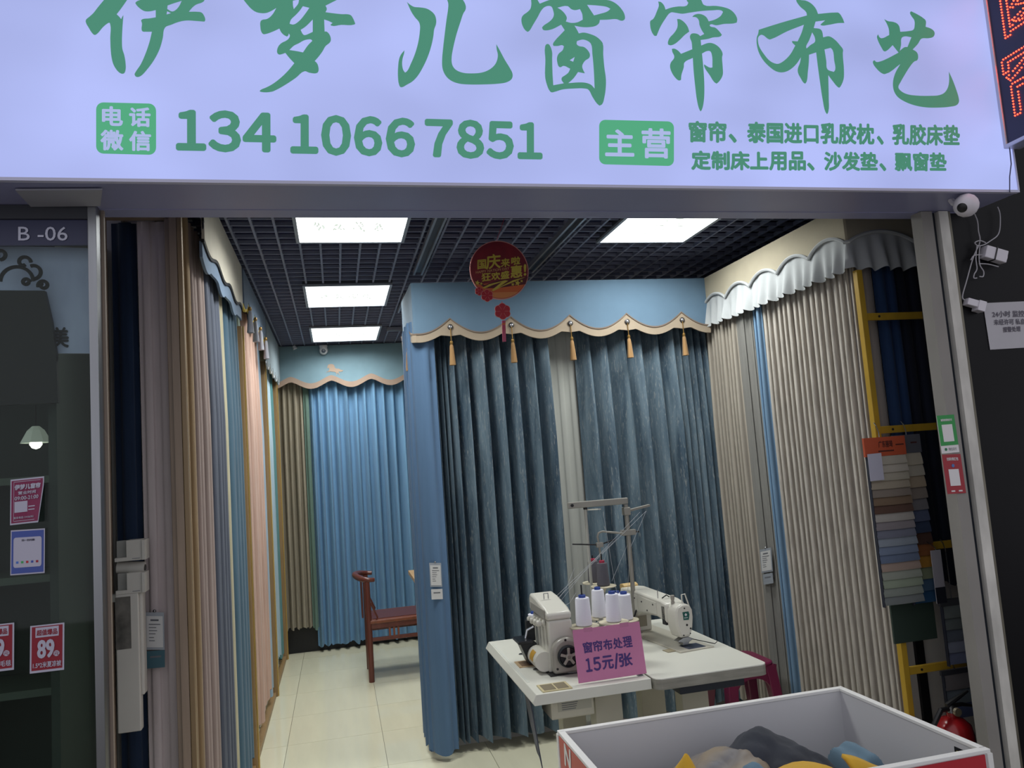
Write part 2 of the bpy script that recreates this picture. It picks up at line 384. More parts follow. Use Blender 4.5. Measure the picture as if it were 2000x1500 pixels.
CH = [
 (160, 0, .125, [[(350,0),(250,120),(180,210),(120,265),(65,315),(62,345),(110,440),(175,535),(200,550),(230,540),(330,430),(400,372),(430,358),(442,375),(445,600),(452,780),(465,900),(490,1000),(540,1090),(590,1140),(635,1157),(665,1145),(685,1090),(685,1000),(665,870),(635,770),(628,680),(632,500),(650,240),(630,270),(615,302),(580,260),(545,228),(620,130),(710,0),(800,-140),(850,-250),(780,-330),(700,-300),(560,-220),(450,-120)]]),
 (160, 0, .125, [[(925,0),(860,25),(835,50),(860,90),(920,145),(980,178),(1060,182),(1155,162),(1155,275),(1050,292),(945,305),(925,325),(940,370),(935,470),(950,495),(1000,500),(1095,500),(1060,650),(1000,830),(920,1010),(840,1130),(825,1165),(845,1200),(880,1207),(930,1185),(1020,1090),(1130,940),(1220,760),(1265,600),(1300,435),(1400,390),(1520,345),(1640,325),(1780,332),(1915,342),(1928,320),(1910,250),(1870,200),(1800,188),(1672,188),(1720,130),(1780,80),(1900,30),(1918,0),(1950,-150),(1900,-300),(1700,-330),(1300,-280),(1000,-230),(960,-180),(1010,-120),(1150,-130),(1100,-40)],
   [(1340,90),(1440,55),(1560,18),(1520,100),(1460,165),(1410,183),(1335,145)], [(1332,180),(1392,210),(1325,230)]]),
 (470, 0, .12665, [[(45,0),(100,70),(170,145),(240,190),(330,208),(400,203),(470,175),(550,128),(500,215),(450,270),(400,298),(330,312),(308,335),(305,420),(318,490),(350,530),(390,528),(500,490),(598,445),(625,500),(670,545),(715,568),(735,550),(742,520),(760,550),(740,600),(700,632),(630,668),(585,715),(562,780),(568,825),(595,845),(640,838),(690,820),(750,895),(828,978),(740,1085),(640,1185),(500,1295),(400,1350),(310,1390),(292,1410),(320,1422),(480,1418),(550,1390),(700,1305),(850,1205),(988,1102),(1060,1125),(1180,1128),(1200,1100),(1195,1020),(1175,975),(1143,945),(1200,880),(1260,800),(1310,715),(1375,660),(1390,630),(1385,570),(1350,510),(1320,490),(1295,490),(1288,305),(1350,325),(1418,358),(1385,385),(1400,400),(1550,388),(1750,383),(1768,370),(1740,300),(1700,240),(1660,225),(1560,222),(1440,210),(1308,192),(1328,150),(1322,115),(1308,92),(1400,45),(1490,0),(1650,-80),(1640,-180),(1300,-200),(1200,-380),(1000,-380),(700,-300),(400,-200),(150,-150)],
   [(805,15),(900,-5),(890,55),(820,145),(808,90)], [(960,100),(1060,125),(990,225),(900,330),(815,382),(755,370),(775,310),(850,235),(910,170)], [(1112,305),(1112,495),(1060,520),(990,545),(970,540),(925,465),(1000,415)], [(752,775),(820,710),(900,670),(970,630),(1040,612),(1090,615),(1105,635),(1040,700),(962,812),(880,795)]]),
 (770, 0, .12, [[(205,35),(250,75),(320,115),(420,125),(520,142),(600,185),(660,250),(682,330),(678,400),(650,480),(635,600),(600,760),(540,940),(460,1110),(380,1240),(300,1325),(200,1385),(130,1422),(100,1420),(75,1370),(60,1250),(62,1100),(80,960),(110,890),(165,822),(160,870),(135,960),(128,1050),(145,1140),(175,1185),(205,1165),(270,1040),(340,870),(390,690),(415,520),(418,420),(400,360),(340,290),(280,200)],
   [(860,0),(878,60),(875,150),(850,320),(820,560),(795,780),(778,980),(782,1100),(810,1190),(870,1275),(950,1330),(1060,1365),(1200,1378),(1450,1378),(1700,1365),(1820,1345),(1900,1300),(1925,1250),(1920,1190),(1880,1110),(1800,980),(1720,830),(1660,722),(1665,800),(1685,900),(1670,990),(1630,1065),(1540,1140),(1420,1185),(1250,1198),(1120,1188),(1010,1145),(955,1085),(935,1020),(935,920),(955,800),(1010,570),(1080,350),(1125,220),(1158,165),(1165,120),(1150,60),(1115,0),(1060,-80),(960,-150),(830,-180),(800,-150),(840,-70)]]),
 (1010, 0, .14667, [[(185,0),(188,60),(175,120),(140,160),(75,210),(58,245),(60,310),(85,375),(110,408),(138,428),(160,415),(210,335),(270,235),(330,130),(370,95),(420,82),(455,92),(480,150),(488,195),(475,240),(430,290),(350,345),(330,370),(345,400),(380,408),(470,390),(585,332),(632,405),(580,460),(510,535),(475,595),(485,615),(540,615),(600,605),(622,620),(605,670),(550,720),(530,770),(535,840),(555,890),(575,898),(615,880),(705,918),(680,970),(630,1010),(595,1035),(590,1065),(620,1112),(480,1138),(470,980),(465,780),(465,700),(440,620),(415,590),(385,595),(370,630),(375,800),(372,1030),(395,1130),(430,1210),(455,1232),(500,1225),(600,1195),(750,1182),(900,1182),(945,1195),(1000,1290),(1060,1380),(1095,1410),(1130,1390),(1160,1300),(1180,1150),(1180,1050),(1160,900),(1145,730),(1138,580),(1110,540),(1050,490),(950,450),(880,437),(820,448),(790,390),(762,345),(850,362),(950,365),(1050,345),(1090,310),(1100,268),(1200,265),(1320,258),(1395,280),(1430,260),(1432,210),(1400,140),(1320,55),(1240,12),(1180,0),(950,-60),(940,-160),(700,-200),(650,-60),(420,5),(300,52),(270,0),(250,-60),(190,-70)],
   [(535,105),(670,85),(720,125),(770,138),(835,125),(865,190),(872,265),(800,300),(720,308),(648,290),(660,240),(640,195),(590,140)], [(930,68),(1080,78),(1200,98),(1240,122),(1200,155),(1110,185),(1022,208)],
   [(795,550),(870,530),(930,545),(980,585),(1000,720),(1020,950),(1030,1182),(980,1130),(910,1105),(820,1100),(680,1110),(750,1045),(810,962),(900,980),(865,885),(900,815),(960,770),(968,730),(945,680),(890,630),(820,615),(792,590)], [(698,805),(765,762),(745,825)]]),
 (1260, 0, .15337, [[(525,0),(548,40),(525,75),(420,85),(330,100),(258,125),(240,75),(200,30),(165,22),(172,75),(150,140),(100,245),(65,270),(62,320),(75,390),(100,440),(120,460),(145,458),(190,350),(250,250),(325,162),(380,165),(470,178),(560,165),(700,145),(850,135),(970,137),(990,155),(960,205),(890,250),(808,275),(780,225),(730,190),(670,180),(620,195),(598,218),(650,225),(680,260),(690,320),(720,390),(750,435),(700,462),(670,438),(620,427),(585,435),(568,470),(590,540),(598,630),(455,688),(420,650),(370,622),(338,625),(345,665),(368,715),(365,745),(325,800),(315,850),(335,920),(380,990),(430,1028),(455,1020),(460,960),(490,860),(498,800),(605,740),(615,900),(635,1100),(660,1290),(690,1400),(705,1422),(720,1400),(745,1290),(752,1100),(742,900),(722,685),(780,655),(825,655),(845,690),(855,860),(830,865),(748,822),(750,850),(820,960),(880,1050),(908,1068),(940,1040),(985,960),(985,850),(978,730),(985,690),(960,630),(910,580),(850,552),(800,550),(712,582),(705,512),(800,498),(860,480),(960,465),(975,445),(940,400),(890,355),(830,340),(818,325),(835,312),(900,325),(1000,308),(1120,302),(1165,290),(1170,245),(1140,180),(1080,125),(1000,95),(900,78),(745,65),(710,0),(640,-60),(530,-50)],
   [(405,245),(440,248),(500,290),(540,345),(560,405),(500,450),(440,510),(370,565),(320,580),(290,570),(288,540),(310,485),(365,425),(405,360),(412,310)]]),
 (1470, 0, .15337, [[(550,0),(600,85),(680,160),(688,200),(560,235),(400,280),(220,335),(75,382),(68,430),(50,480),(52,580),(80,680),(140,780),(220,860),(290,908),(360,925),(430,912),(500,870),(560,810),(612,732),(600,800),(572,880),(575,930),(610,1000),(650,1060),(668,1068),(685,1040),(700,920),(712,800),(715,700),(806,670),(825,830),(855,1050),(890,1280),(925,1430),(945,1457),(960,1430),(966,1250),(962,1050),(960,960),(1020,1040),(1080,1110),(1100,1120),(1115,1105),(1155,1010),(1160,900),(1145,680),(1148,635),(1110,580),(1040,505),(970,465),(895,478),(880,400),(860,375),(775,360),(798,278),(920,262),(860,315),(870,325),(960,320),(1080,298),(1165,295),(1140,230),(1090,165),(1060,162),(830,180),(800,110),(740,45),(670,10),(600,0),(560,-30)],
   [(68,480),(95,450),(120,447),(210,505),(230,502),(440,400),(650,318),(620,420),(570,530),(500,525),(500,540),(540,583),(480,690),(410,765),(335,812),(300,815),(220,780),(140,690),(80,590),(65,520)], [(755,415),(788,480),(790,535),(735,575),(685,620),(678,600),(715,520)], [(912,632),(990,612),(1015,640),(1035,770),(1048,890),(1030,918),(950,885),(935,780)]]),
 (1690, 10, .13996, [[(260,198),(310,225),(390,238),(440,260),(468,295),(485,375),(600,365),(668,345),(685,280),(680,215),(640,155),(620,110),(635,88),(720,130),(800,180),(840,220),(838,305),(900,325),(950,360),(965,400),(945,445),(880,465),(780,472),(730,545),(658,622),(710,655),(732,700),(722,770),(680,790),(620,860),(550,970),(490,1075),(458,1150),(500,1205),(580,1245),(720,1265),(900,1268),(1030,1258),(1100,1225),(1145,1160),(1165,1070),(1162,930),(1210,1035),(1265,1180),(1300,1300),(1303,1350),(1275,1395),(1180,1420),(1000,1433),(850,1430),(700,1405),(560,1355),(450,1285),(400,1210),(382,1120),(390,1030),(420,940),(485,825),(270,965),(230,955),(150,885),(105,815),(105,785),(125,772),(150,795),(200,790),(320,740),(460,665),(440,640),(378,562),(285,645),(260,648),(225,600),(165,475),(160,440),(175,410),(195,450),(220,465),(330,420),(325,340),(300,270)],
   [(505,460),(545,440),(640,452),(585,587),(545,590),(478,640),(495,560)]]),
]
for q in CH: sign_shape('brush_character', *q)
def badge(x0, y0, x1, y1, r, sh):
    poly = rrect(x0, x1, y0, y1, r)
    vs, fs = fill_loops([[(lambda p: (p.x, p.z))(P(a, b+(a-x0)*sh, y=SY)) for a, b in poly]])
    return MB().add([(p.x, SY-.0012, p.y) for p in vs], fs).build('badge', m_badge, sg)
badge(188, 200, 305, 300, 14, .025); badge(1170, 234, 1316, 321, 12, .025)
m_bl = mat('badge_lettering', (60, 60, 66), .4, emit=(176, 190, 238), es=.85)
def stext(s, x0, y0, x1, y1, m, sh=.018, bold=.002, name='lettering', spacing=1.0, lift=.002):
    d = (x1-x0)*sh
    text(s, *quad(P(x0, y1, y=SY), P(x1, y1+d, y=SY), P(x0, y0, y=SY)), m, sg, name, bold=bold, lift=lift, spacing=spacing)
for s, x0, y0, x1, y1 in (('电', 201, 209, 239, 245), ('话', 254, 211, 293, 247), ('微', 198, 255, 240, 293), ('信', 254, 257, 294, 294)): stext(s, x0, y0, x1, y1, m_bl, bold=.0022)
for s, x0, y0, x1, y1 in (('主', 1183, 254, 1237, 304), ('营', 1254, 252, 1308, 308)): stext(s, x0, y0, x1, y1, m_bl, bold=.003)
for s, x0, y0, x1, y1 in (('１', 348, 218, 399, 291), ('３', 411, 219, 467, 294), ('４', 478, 223, 536, 294), ('１', 571, 227, 618, 297), ('０', 631, 228, 682, 301), ('６', 695, 230, 743, 302), ('６', 757, 233, 807, 304), ('７', 833, 236, 881, 304), ('８', 895, 237, 942, 307), ('５', 953, 240, 1000, 308), ('１', 1014, 242, 1056, 308)):
    stext(s, x0, y0, x1, y1, m_green, bold=.0062, name='numeral')
for w, x0, x1 in (('窗帘', 1346, 1417), ('、', 1424, 1437), ('泰国进口', 1460, 1597), ('乳胶枕', 1603, 1706), ('、', 1713, 1724), ('乳胶床垫', 1743, 1873)):
    d = (x0-1346)*.0135; stext(w, x0, (238 if w != '、' else 262)+d, x1, 277+d, m_green, .0135, .0034)
for w, x0, x1 in (('定制床上', 1351, 1499), ('用品', 1503, 1572), ('、', 1577, 1589), ('沙发垫', 1610, 1713), ('、', 1718, 1729), ('飘窗垫', 1748, 1847)):
    d = (x0-1350)*.0065; stext(w, x0, (296 if w != '、' else 318)+d, x1, 331+d, m_green, .0065, .0034)
# --- red LED blade sign standing out from the facade
BX = 2.66
led = thing('led_blade_sign', 'dark projecting LED sign with red dotted characters at right end of shop sign', 'sign', (BX+.04, 2.1, 2.785))
MB().box(BX+.002, BX+.07, 1.62, 2.425, 2.79, 4.0).build('housing', mat('navy_led_board', (26, 26, 58), .35), led)
m_alu = mat('aluminium_frame', (186, 186, 196), .35, .6)
for bx in ((BX-.006, BX+.074, 2.42, 2.436, 2.785, 4.0), (BX-.006, BX+.074, 1.61, 2.436, 2.777, 2.793), (BX-.006, BX+.074, 1.604, 1.62, 2.777, 4.0)): MB().box(*bx).build('frame_rail', m_alu, led, bevel=.004)
m_led = mat('red_led', (255, 60, 40), .4, emit=(255, 58, 34), es=9.)
def led_char(ch, y0, z0, w, h):
    vs, fs = glyphs(ch); x0 = min(p.x for p in vs); x1 = max(p.x for p in vs); a0 = min(p.y for p in vs); a1 = max(p.y for p in vs)
    cnt = {}
    for f in fs:
        for i in range(len(f)):
            e = (f[i], f[(i+1)%len(f)]); k = tuple(sorted((tuple(round(c, 4) for c in vs[e[0]]), tuple(round(c, 4) for c in vs[e[1]])))); cnt[k] = cnt.get(k, 0)+1
    b = MB(); seen = []
    for k, n in cnt.items():
        if n != 1: continue
        p, q = [Vector((BX+.001, y0-(c[0]-x0)/(x1-x0)*w, z0+(c[1]-a0)/(a1-a0)*h)) for c in k]
        steps = max(1, round((q-p).length/.004))
        for i in range(steps+1):
            c = p+(q-p)*(i/steps)
            if any((c-s).length < .0100 for s in seen): continue
            seen.append(c); r = .0040
            b.add([c+Vector((-.006,0,0)), c+Vector((0,r,0)), c+Vector((0,0,r)), c+Vector((0,-r,0)), c+Vector((0,0,-r))], [(0,2,1),(0,3,2),(0,4,3),(0,1,4)])
    stuff(b.build('led_dots', m_led, led))
led_char('帘', 2.395, 2.862, .30, .30); led_char('窗', 2.395, 3.205, .30, .30)
MB().tube([P(1972, 290, y=2.425), P(1975, 320, y=2.43), P(1972, 345, y=2.43), P(1972, 374, y=2.43), P(1973, 378, y=2.46)], .0022, 6).build('power_cable', mat('grey_cable', (60, 60, 90), .6), led)
# ================================================================== CEILING FITTINGS
m_lampd = mat('lit_diffuser', (250, 252, 250), .5, emit=(250, 255, 250), es=2.5)
m_lampf = mat('lamp_frame', (150, 155, 165), .4, .3)
m_lampt = mat('grey_panel_print', (120, 130, 130), .6, emit=(208, 216, 206), es=.95)
def ceiling_lamp(label, x0, x1, y0, y1, rot=False):
    t = thing('ceiling_lamp', label, 'lamp', ((x0+x1)/2, (y0+y1)/2, ZC-.02), 'square ceiling lamps')
    f = .018
    MB().box(x0, x1, y0, y1, ZC-.004, ZC+.05).build('housing', mat('lamp_housing', (60, 62, 70), .5), t)
    for bx in ((x0, x1, y0, y0+f), (x0, x1, y1-f, y1), (x0, x0+f, y0+f, y1-f), (x1-f, x1, y0+f, y1-f)):
        MB().box(*bx, ZC-.018, ZC-.004).build('frame_rail', m_lampf, t)
    MB().box(x0+f, x1-f, y0+f, y1-f, ZC-.012, ZC-.005).build('diffuser', m_lampd, t)
    ld = bpy.data.lights.new('panel_light', 'AREA'); ld.shape = 'RECTANGLE'; ld.size = x1-x0-2*f; ld.size_y = y1-y0-2*f; ld.energy = LAMP; ld.spread = R(158); ld.color = (.98, 1, .97)
    lo = bpy.data.objects.new('panel_light', ld); COL.objects.link(lo); lo.parent = t; lo.location = (0, 0, .0065)
    cx, cy = (x0+x1)/2, (y0+y1)/2; n = 4
    rnd = random.Random(int(y0*100)+int(x0*100))
    for i in range(n):                                   # faint brush marks printed on the panel
        b = MB()
        for _ in range(9):
            a, c = (rnd.uniform(-.5, .5), rnd.uniform(-.5, .5)); l = rnd.uniform(.25, .6)
            p = Vector((cx-.16+i*.1+a*.06, cy+c*.14, ZC-.0126)); d = Vector((rnd.uniform(-.012, .012), l*.11, 0))
            if rot: p = Vector((cx+c*.16, cy+.14-i*.09+a*.05, ZC-.0126)); d = Vector((l*.16, rnd.uniform(-.012, .012), 0))
            nn = Vector((d.y, -d.x, 0)).normalized()*.0034
            b.add([p-nn, p+d*.5-nn*1.6, p+d, p+d*.5+nn*1.6, p+nn], [(0,1,2,3,4)])
        stuff(b.build('printed_mark', m_lampt, t))
def yz(px, py): return P(px, py, z=ZC-.012).y
ceiling_lamp('bright square ceiling lamp nearest the doorway, left of the round sign', -.155, .425, yz(690, 405)-.02, yz(690, 471)+.02)
ceiling_lamp('bright square ceiling lamp in the middle of the left row', -.165, .43, yz(680, 556), yz(680, 597)+.02)
ceiling_lamp('smallest looking square ceiling lamp, farthest back near horse valance', -.175, .445, yz(672, 638), yz(672, 665)+.02)
ceiling_lamp('bright square ceiling lamp right of the round hanging sign', 1.57, 2.14, yz(1290, 412)-.02, yz(1290, 471)+.02, True)
m_rail = mat('brushed_track', (160, 162, 170), .35, .7)
def track(label, p, q, w=.05):
    t = thing('ceiling_track', label, 'track rail', ((p[0]+q[0])/2, (p[1]+q[1])/2, ZC-.03), 'ceiling track rails')
    d = (Vector(q)-Vector(p)).normalized(); n = Vector((d.y, -d.x))
    for s in (-1, 1):
        a = Vector(p)+n*(s*w/2-.006); MB().obox((a.x, a.y, ZC-.03), (n.x*.012, n.y*.012, 0), ((q[0]-p[0]), (q[1]-p[1]), 0), (0, 0, .028)).build('channel_side', m_rail, t)
    a = Vector(p)-n*(w/2); MB().obox((a.x, a.y, ZC-.01), (n.x*w, n.y*w, 0), ((q[0]-p[0]), (q[1]-p[1]), 0), (0, 0, .008)).build('channel_top', mat('track_inner', (70, 72, 80), .4, .5), t)
def xy(px, py): v = P(px, py, z=ZC-.02); return (v.x, v.y)
xa, xb = xy(842, 470)[0], xy(1090, 470)[0]
track('grey metal ceiling track between near left lamp and round hanging sign', (xa, 2.85), (xa, xy(822, 535)[1]))
track('grey metal ceiling track ending behind the round hanging sign', (xb, 2.85), (xb, xy(1036, 530)[1]))
track('short grey ceiling track beside the blue booth valance corner', (xy(779, 622)[0], 5.5), (xy(779, 622)[0], 6.1))
track('short grey ceiling track lying crosswise beside farthest lamp', (xy(756, 644)[0], xy(756, 644)[1]), (1.2, xy(756, 644)[1]))
# smoke detector with hook
sd = thing('smoke_detector', 'white round smoke detector on ceiling near the doorway', 'detector', P(1085, 412, z=ZC-.03))
c = P(1086, 409, z=ZC-.02); MB().lathe([(.001, -.035), (.03, -.032), (.045, -.012), (.05, .02)], c, n=20).build('housing', mat('white_plastic', (200, 200, 205), .4), sd, smooth=True)
q = P(1052, 420, z=ZC-.02); MB().tube([q+Vector((-.03,0,.03)), q+Vector((-.05,0,-.005)), q+Vector((-.02,0,-.012)), q+Vector((.05,0,-.004)), c+Vector((-.03,0,.0))], .004, 6).build('bracket', mat('white_plastic', (200, 200, 205), .4), sd, smooth=True)
# ================================================================== LEFT WALL: valances and sample curtains
ZT = 2.94
XL = -.50
m_cream = cloth_mat('cream_valance_cloth', (196, 190, 176), .05, streak=False)
m_bluegrey = cloth_mat('blue_grey_valance_cloth', (110, 128, 150), .06, streak=False)
m_greygreen = cloth_mat('grey_blue_valance_cloth', (128, 142, 150), .06, streak=False)
m_piping = mat('black_piping', (24, 25, 32), .8)
def wav(per, ph, lo, hi): return lambda d: lo+(hi-lo)*(.5+.5*math.cos(2*math.pi*(d/per)+ph))
def cusp(per, ph, zc, dp, pw=.85): return lambda d: zc-dp*abs(math.sin(math.pi*(d/per+ph)))**pw
v1 = thing('valance', 'cream valance with wavy blue grey lower band at front of left wall', 'valance', (XL, 4.0, 2.6))
pth = [(XL, 3.34), (XL, 4.70)]
f1 = wav(.45, .9, 2.668, 2.702); g1 = lambda d: f1(d+.02)-.072-.014*abs(math.sin(math.pi*d/.225))
strip('upper_panel', pth, lambda d: ZT, f1, 60, m_cream, v1)
strip('piping', pth, lambda d: f1(d)+.002, lambda d: f1(d)-.014, 60, m_piping, v1, off=-.003, thick=.014)
strip('lower_band', pth, lambda d: f1(d)-.008, g1, 60, m_bluegrey, v1, off=-.01)
sp = [P(396, 432, x=XL+.01)+Vector((0, .02*math.cos(a*.5)*(1-a/26), .035*math.sin(a*.5)*(1-a/26)-.001*a)) for a in range(22)]
MB().tube(sp, .003, 5).build('scroll_emblem', m_piping, v1, smooth=True)
v2 = thing('valance', 'plain blue grey valance with four white tassels on left wall', 'valance', (XL, 5.4, 2.6))
pth = [(XL+.004, 4.74), (XL+.004, 6.22)]
f2 = cusp(.37, .3, 2.80, .09)
strip('upper_panel', pth, lambda d: ZT, f2, 60, m_bluegrey, v2)
strip('yellow_edging', pth, lambda d: f2(d)+.004, lambda d: f2(d)-.018, 60, mat('yellow_edging', (214, 186, 74), .7), v2, off=-.004)
m_tw = cloth_mat('white_tassel_thread', (150, 152, 162), .15); m_gold = mat('brass_bead', (150, 118, 66), .35, .7)
def tassel(parent, o, s, m, mcap=m_gold, cord=.02):
    o = Vector(o)
    t = MB().lathe([(.006, 0), (.011, -.012), (.013, -.03), (.016, -.06), (.019, -.1), (.021, -.128), (.012, -.13)], o, n=12)
    t = t.build('tassel', m, parent, smooth=True)
    for v in t.data.vertices: v.co = (o-world_org(parent))+(v.co-(o-world_org(parent)))*s
    for i, v in enumerate(t.data.vertices):
        if i >= 36 and i % 2: d_ = v.co-(o-world_org(parent)); v.co -= Vector((d_.x, d_.y, 0))*.2
    c = MB().lathe([(.003*s, cord), (.003*s, .02*s), (.009*s, .016*s), (.011*s, .004*s), (.007*s, -.006*s)], o, n=10).build('bead_cap', mcap, t, smooth=True)
    return t
for yy in (4.86, 5.19, 5.53, 5.95): tassel(v2, (XL+.028, yy, 2.71), 1.1, m_tw)
v3 = thing('valance', 'grey blue scalloped valance at far end of left wall', 'valance', (XL, 6.9, 2.57))
pth = [(XL+.004, 6.26), (XL+.004, 7.66)]
f3 = cusp(.28, .1, 2.62, .055)
strip('upper_panel', pth, lambda d: ZT, f3, 70, m_greygreen, v3)
strip('fringe', pth, lambda d: f3(d), lambda d: f3(d)-.02, 70, cloth_mat('pale_fringe', (176, 180, 184)), v3, off=-.003)
XC = -.575
LC = [(3.36, 3.66, 5, .040, (150, 134, 128), 'pinkish beige pleated curtain nearest the doorway on left wall'),
      (3.66, 4.09, 6, .045, (84, 90, 104), 'dark slate grey pleated curtain on left wall'),
      (4.09, 4.26, 2, .030, (178, 172, 146), 'narrow cream curtain between slate and teal ones on left wall'),
      (4.26, 4.86, 5, .045, (74, 100, 118), 'teal grey velvet curtain on left wall beside first wooden post'),
      (4.98, 5.14, 2, .030, (150, 164, 150), 'narrow pale green curtain behind first wooden post on left wall'),
      (5.14, 6.05, 9, .050, (196, 164, 150), 'wide pale pink pleated curtain on left wall'),
      (6.05, 6.36, 3, .035, (150, 172, 192), 'narrow pale blue curtain beside the pink one on left wall'),
      (6.54, 6.90, 4, .035, (206, 196, 170), 'cream striped curtain beyond second wooden post on left wall'),
      (6.90, 7.20, 3, .030, (160, 182, 196), 'thin light blue curtain near far left corner'),
      (7.20, 7.60, 5, .032, (78, 126, 128), 'teal green curtain in far left corner')]
for i, (a, b_, n, am, c, lab) in enumerate(LC):
    curtain(lab, [(XC, a), (XC, b_)], .10+.03*(i % 3), 2.78, n, am, cloth_mat('left_cloth_%d' % i, c, .16), seed=i+3, group='sample curtains along the left wall')
for y, lab in ((4.92, 'slim light wooden post after the teal curtain on left wall'), (6.45, 'slim light wooden post after the pale blue curtain on left wall'), (7.66, 'slim light wooden post in far left corner')):
    t = thing('wooden_post', lab, 'post', (-.54, y, 0), 'wooden posts between left curtains')
    MB().box(-.60, -.525, y-.03, y+.03, 0, 2.62).build('post_core', m_wood, t, bevel=.004)
    MB().box(-.524, -.516, y-.012, y+.012, 0, 2.62).build('gold_strip', mat('gold_strip', (196, 164, 96), .35, .6), t)
bb = struct(MB().box(-.575, -.535, 3.36, 7.63, 0, .035).build('baseboard_left', m_wood))
m_tan = cloth_mat('tan_corner_cloth', (140, 118, 88), .12)
curtain('narrow tan curtain edge at the near corner of left wall', [(-.60, 3.20), (-.565, 3.35)], .05, 2.9, 3, .02, m_tan, seed=31)
MB_post = thing('corner_trim', 'pale gold vertical corner trim where left curtains meet the doorway', 'trim', (-.55, 3.18, 0))
MB().box(-.572, -.553, 3.165, 3.185, 0, 2.93).build('trim_face', mat('pale_gold_trim', (140, 118, 88), .4, .2), MB_post, bevel=.003)
MB().box(-.60, -.573, 3.165, 3.185, 0, 2.93).build('trim_back', m_brownwood, MB_post)
# --- left display return facing the street
fr = thing('display_case', 'tall brown wooden display frame beside left shop window', 'frame', (-.72, 3.2, 0))
MB().box(-.868, -.838, 3.17, 3.22, 0, 2.93).build('stile', m_brownwood, fr, bevel=.003)
MB().box(-.838, -.60, 3.17, 3.22, 2.735, 2.93).build('top_rail', m_brownwood, fr, bevel=.003)
MB().box(-.62, -.60, 3.18, 3.22, 0, 2.735).build('stile', m_brownwood, fr, bevel=.003)
mn = cloth_mat('navy_velvet', (26, 42, 66), .2); mp_ = cloth_mat('mauve_taupe_linen', (194, 182, 182), .08)
curtain('dark navy curtain in the left display frame', [(-.835, 3.27), (-.742, 3.27)], .02, 2.74, [1], .03, mn, seed=41)
curtain('mauve taupe linen curtain in the left display frame', [(-.735, 3.25), (-.615, 3.25)],   .02, 2.74, [1.0, 1.1], .014, mp_, seed=42)
# ================================================================== BACK WALL
YB = 7.70
m_skyval = cloth_mat('dusty_blue_valance', (112, 138, 150), .05, streak=False)
m_pinkbe = cloth_mat('pinkish_beige_trim', (150, 130, 116), .05, streak=False)
vb = thing('valance', 'long dusty blue valance with wavy beige edge and horse motif on back wall', 'valance', (.6, YB, 2.5))
pth = [(-.56, YB), (2.2, YB)]; ph0 = -.01-(-.56)
fb = lambda d: 2.64-.072*(.5-.5*math.cos(2*math.pi*(d-ph0)/.385))**.75
strip('upper_panel', pth, lambda d: ZT, fb, 150, m_skyval, vb)
strip('wavy_trim', pth, lambda d: fb(d)+.002, lambda d: fb(d)-.052, 150, m_pinkbe, vb, off=.008)
HK = .11; hx = lambda x, y: (lambda p: (p.x, p.z))(P(600+x*HK, 660+y*HK, y=YB-.01))
horse = [(355,540),(360,505),(372,475),(410,462),(450,465),(490,490),(470,490),(500,520),(480,522),(520,545),(560,545),(600,568),(645,572),(620,595),(590,602),(565,590),(555,610),(575,635),(570,668),(560,640),(535,615),(530,640),(515,665),(520,630),(500,605),(440,598),(400,590),(395,612),(380,605),(378,590),(330,628),(345,605),(385,575),(395,555),(385,530),(370,535)]
vs, fs = fill_loops([[hx(*p) for p in horse]])
MB().add([(p.x, YB-.008, p.y) for p in vs], fs).build('horse_motif', mat('beige_motif', (156, 136, 120), .8), vb, thick=.002)
curtain('beige pleated curtain in back left corner', [(-.56, 7.82), (-.29, 7.82)], .24, 2.62, 5, .05, cloth_mat('back_beige', (146, 138, 122), .1), seed=51)
curtain('narrow grey green curtain beside beige one on back wall', [(-.29, 7.79), (-.235, 7.79)], .22, 2.62, 1, .03, cloth_mat('back_green', (98, 122, 112), .1), seed=52)
curtain('wide sky blue pleated curtain across the back wall', [(-.25, 7.82), (1.9, 7.82)], .055, 2.62, [.8, .7, 1, 1, 1.1, 1, .9, 1.1, 1, 1, 1.1, .95, 1, 1.1, 1, 1, 1, 1, 1, 1, 1, 1, 1, 1], .085, cloth_mat('sky_blue_cloth', (108, 148, 182), .07), seed=53, lean=.05, skew=.1, pw=1.7)
struct(MB().box(-.60, 2.0, 7.86, 7.93, 0, .26).build('baseboard_back', mat('black_skirting', (16, 17, 22), .5)))
dc = thing('security_camera', 'white dome security camera above the horse valance', 'camera', P(632, 686, y=YB-.04))
c = P(632, 686, y=YB-.045)
MB().lathe([(.001, -.034), (.02, -.030), (.038, -.012), (.042, .01), (.036, .03), (.04, .05), (.04, .056)], c, n=20).build('body', mat('white_plastic', (200, 200, 205), .4), dc, smooth=True)
MB().lathe([(.001, .012), (.014, .009), (.021, -.002), (.021, -.01)], c+Vector((0, -.036, -.002)), axis=(0, -1, -.15), n=16).build('lens', mat('grey_lens', (70, 76, 90), .2), dc, smooth=True)
cl = thing('clip_light', 'tiny white clip lamp at top left of back valance', 'lamp', P(575, 678, y=YB-.03)); c = P(575, 678, y=YB-.03)
MB().lathe([(.022, -.02), (.016, .012), (.006, .018)], c, axis=(-.4, 0, 1), n=12).build('shade', mat('white_plastic', (200, 200, 205), .4), cl, smooth=True)
MB().tube([c+Vector((0,0,.015)), c+Vector((.02,.01,.05)), c+Vector((.03, .02, .07))], .003, 6).build('arm', mat('white_plastic', (200, 200, 205), .4), cl)
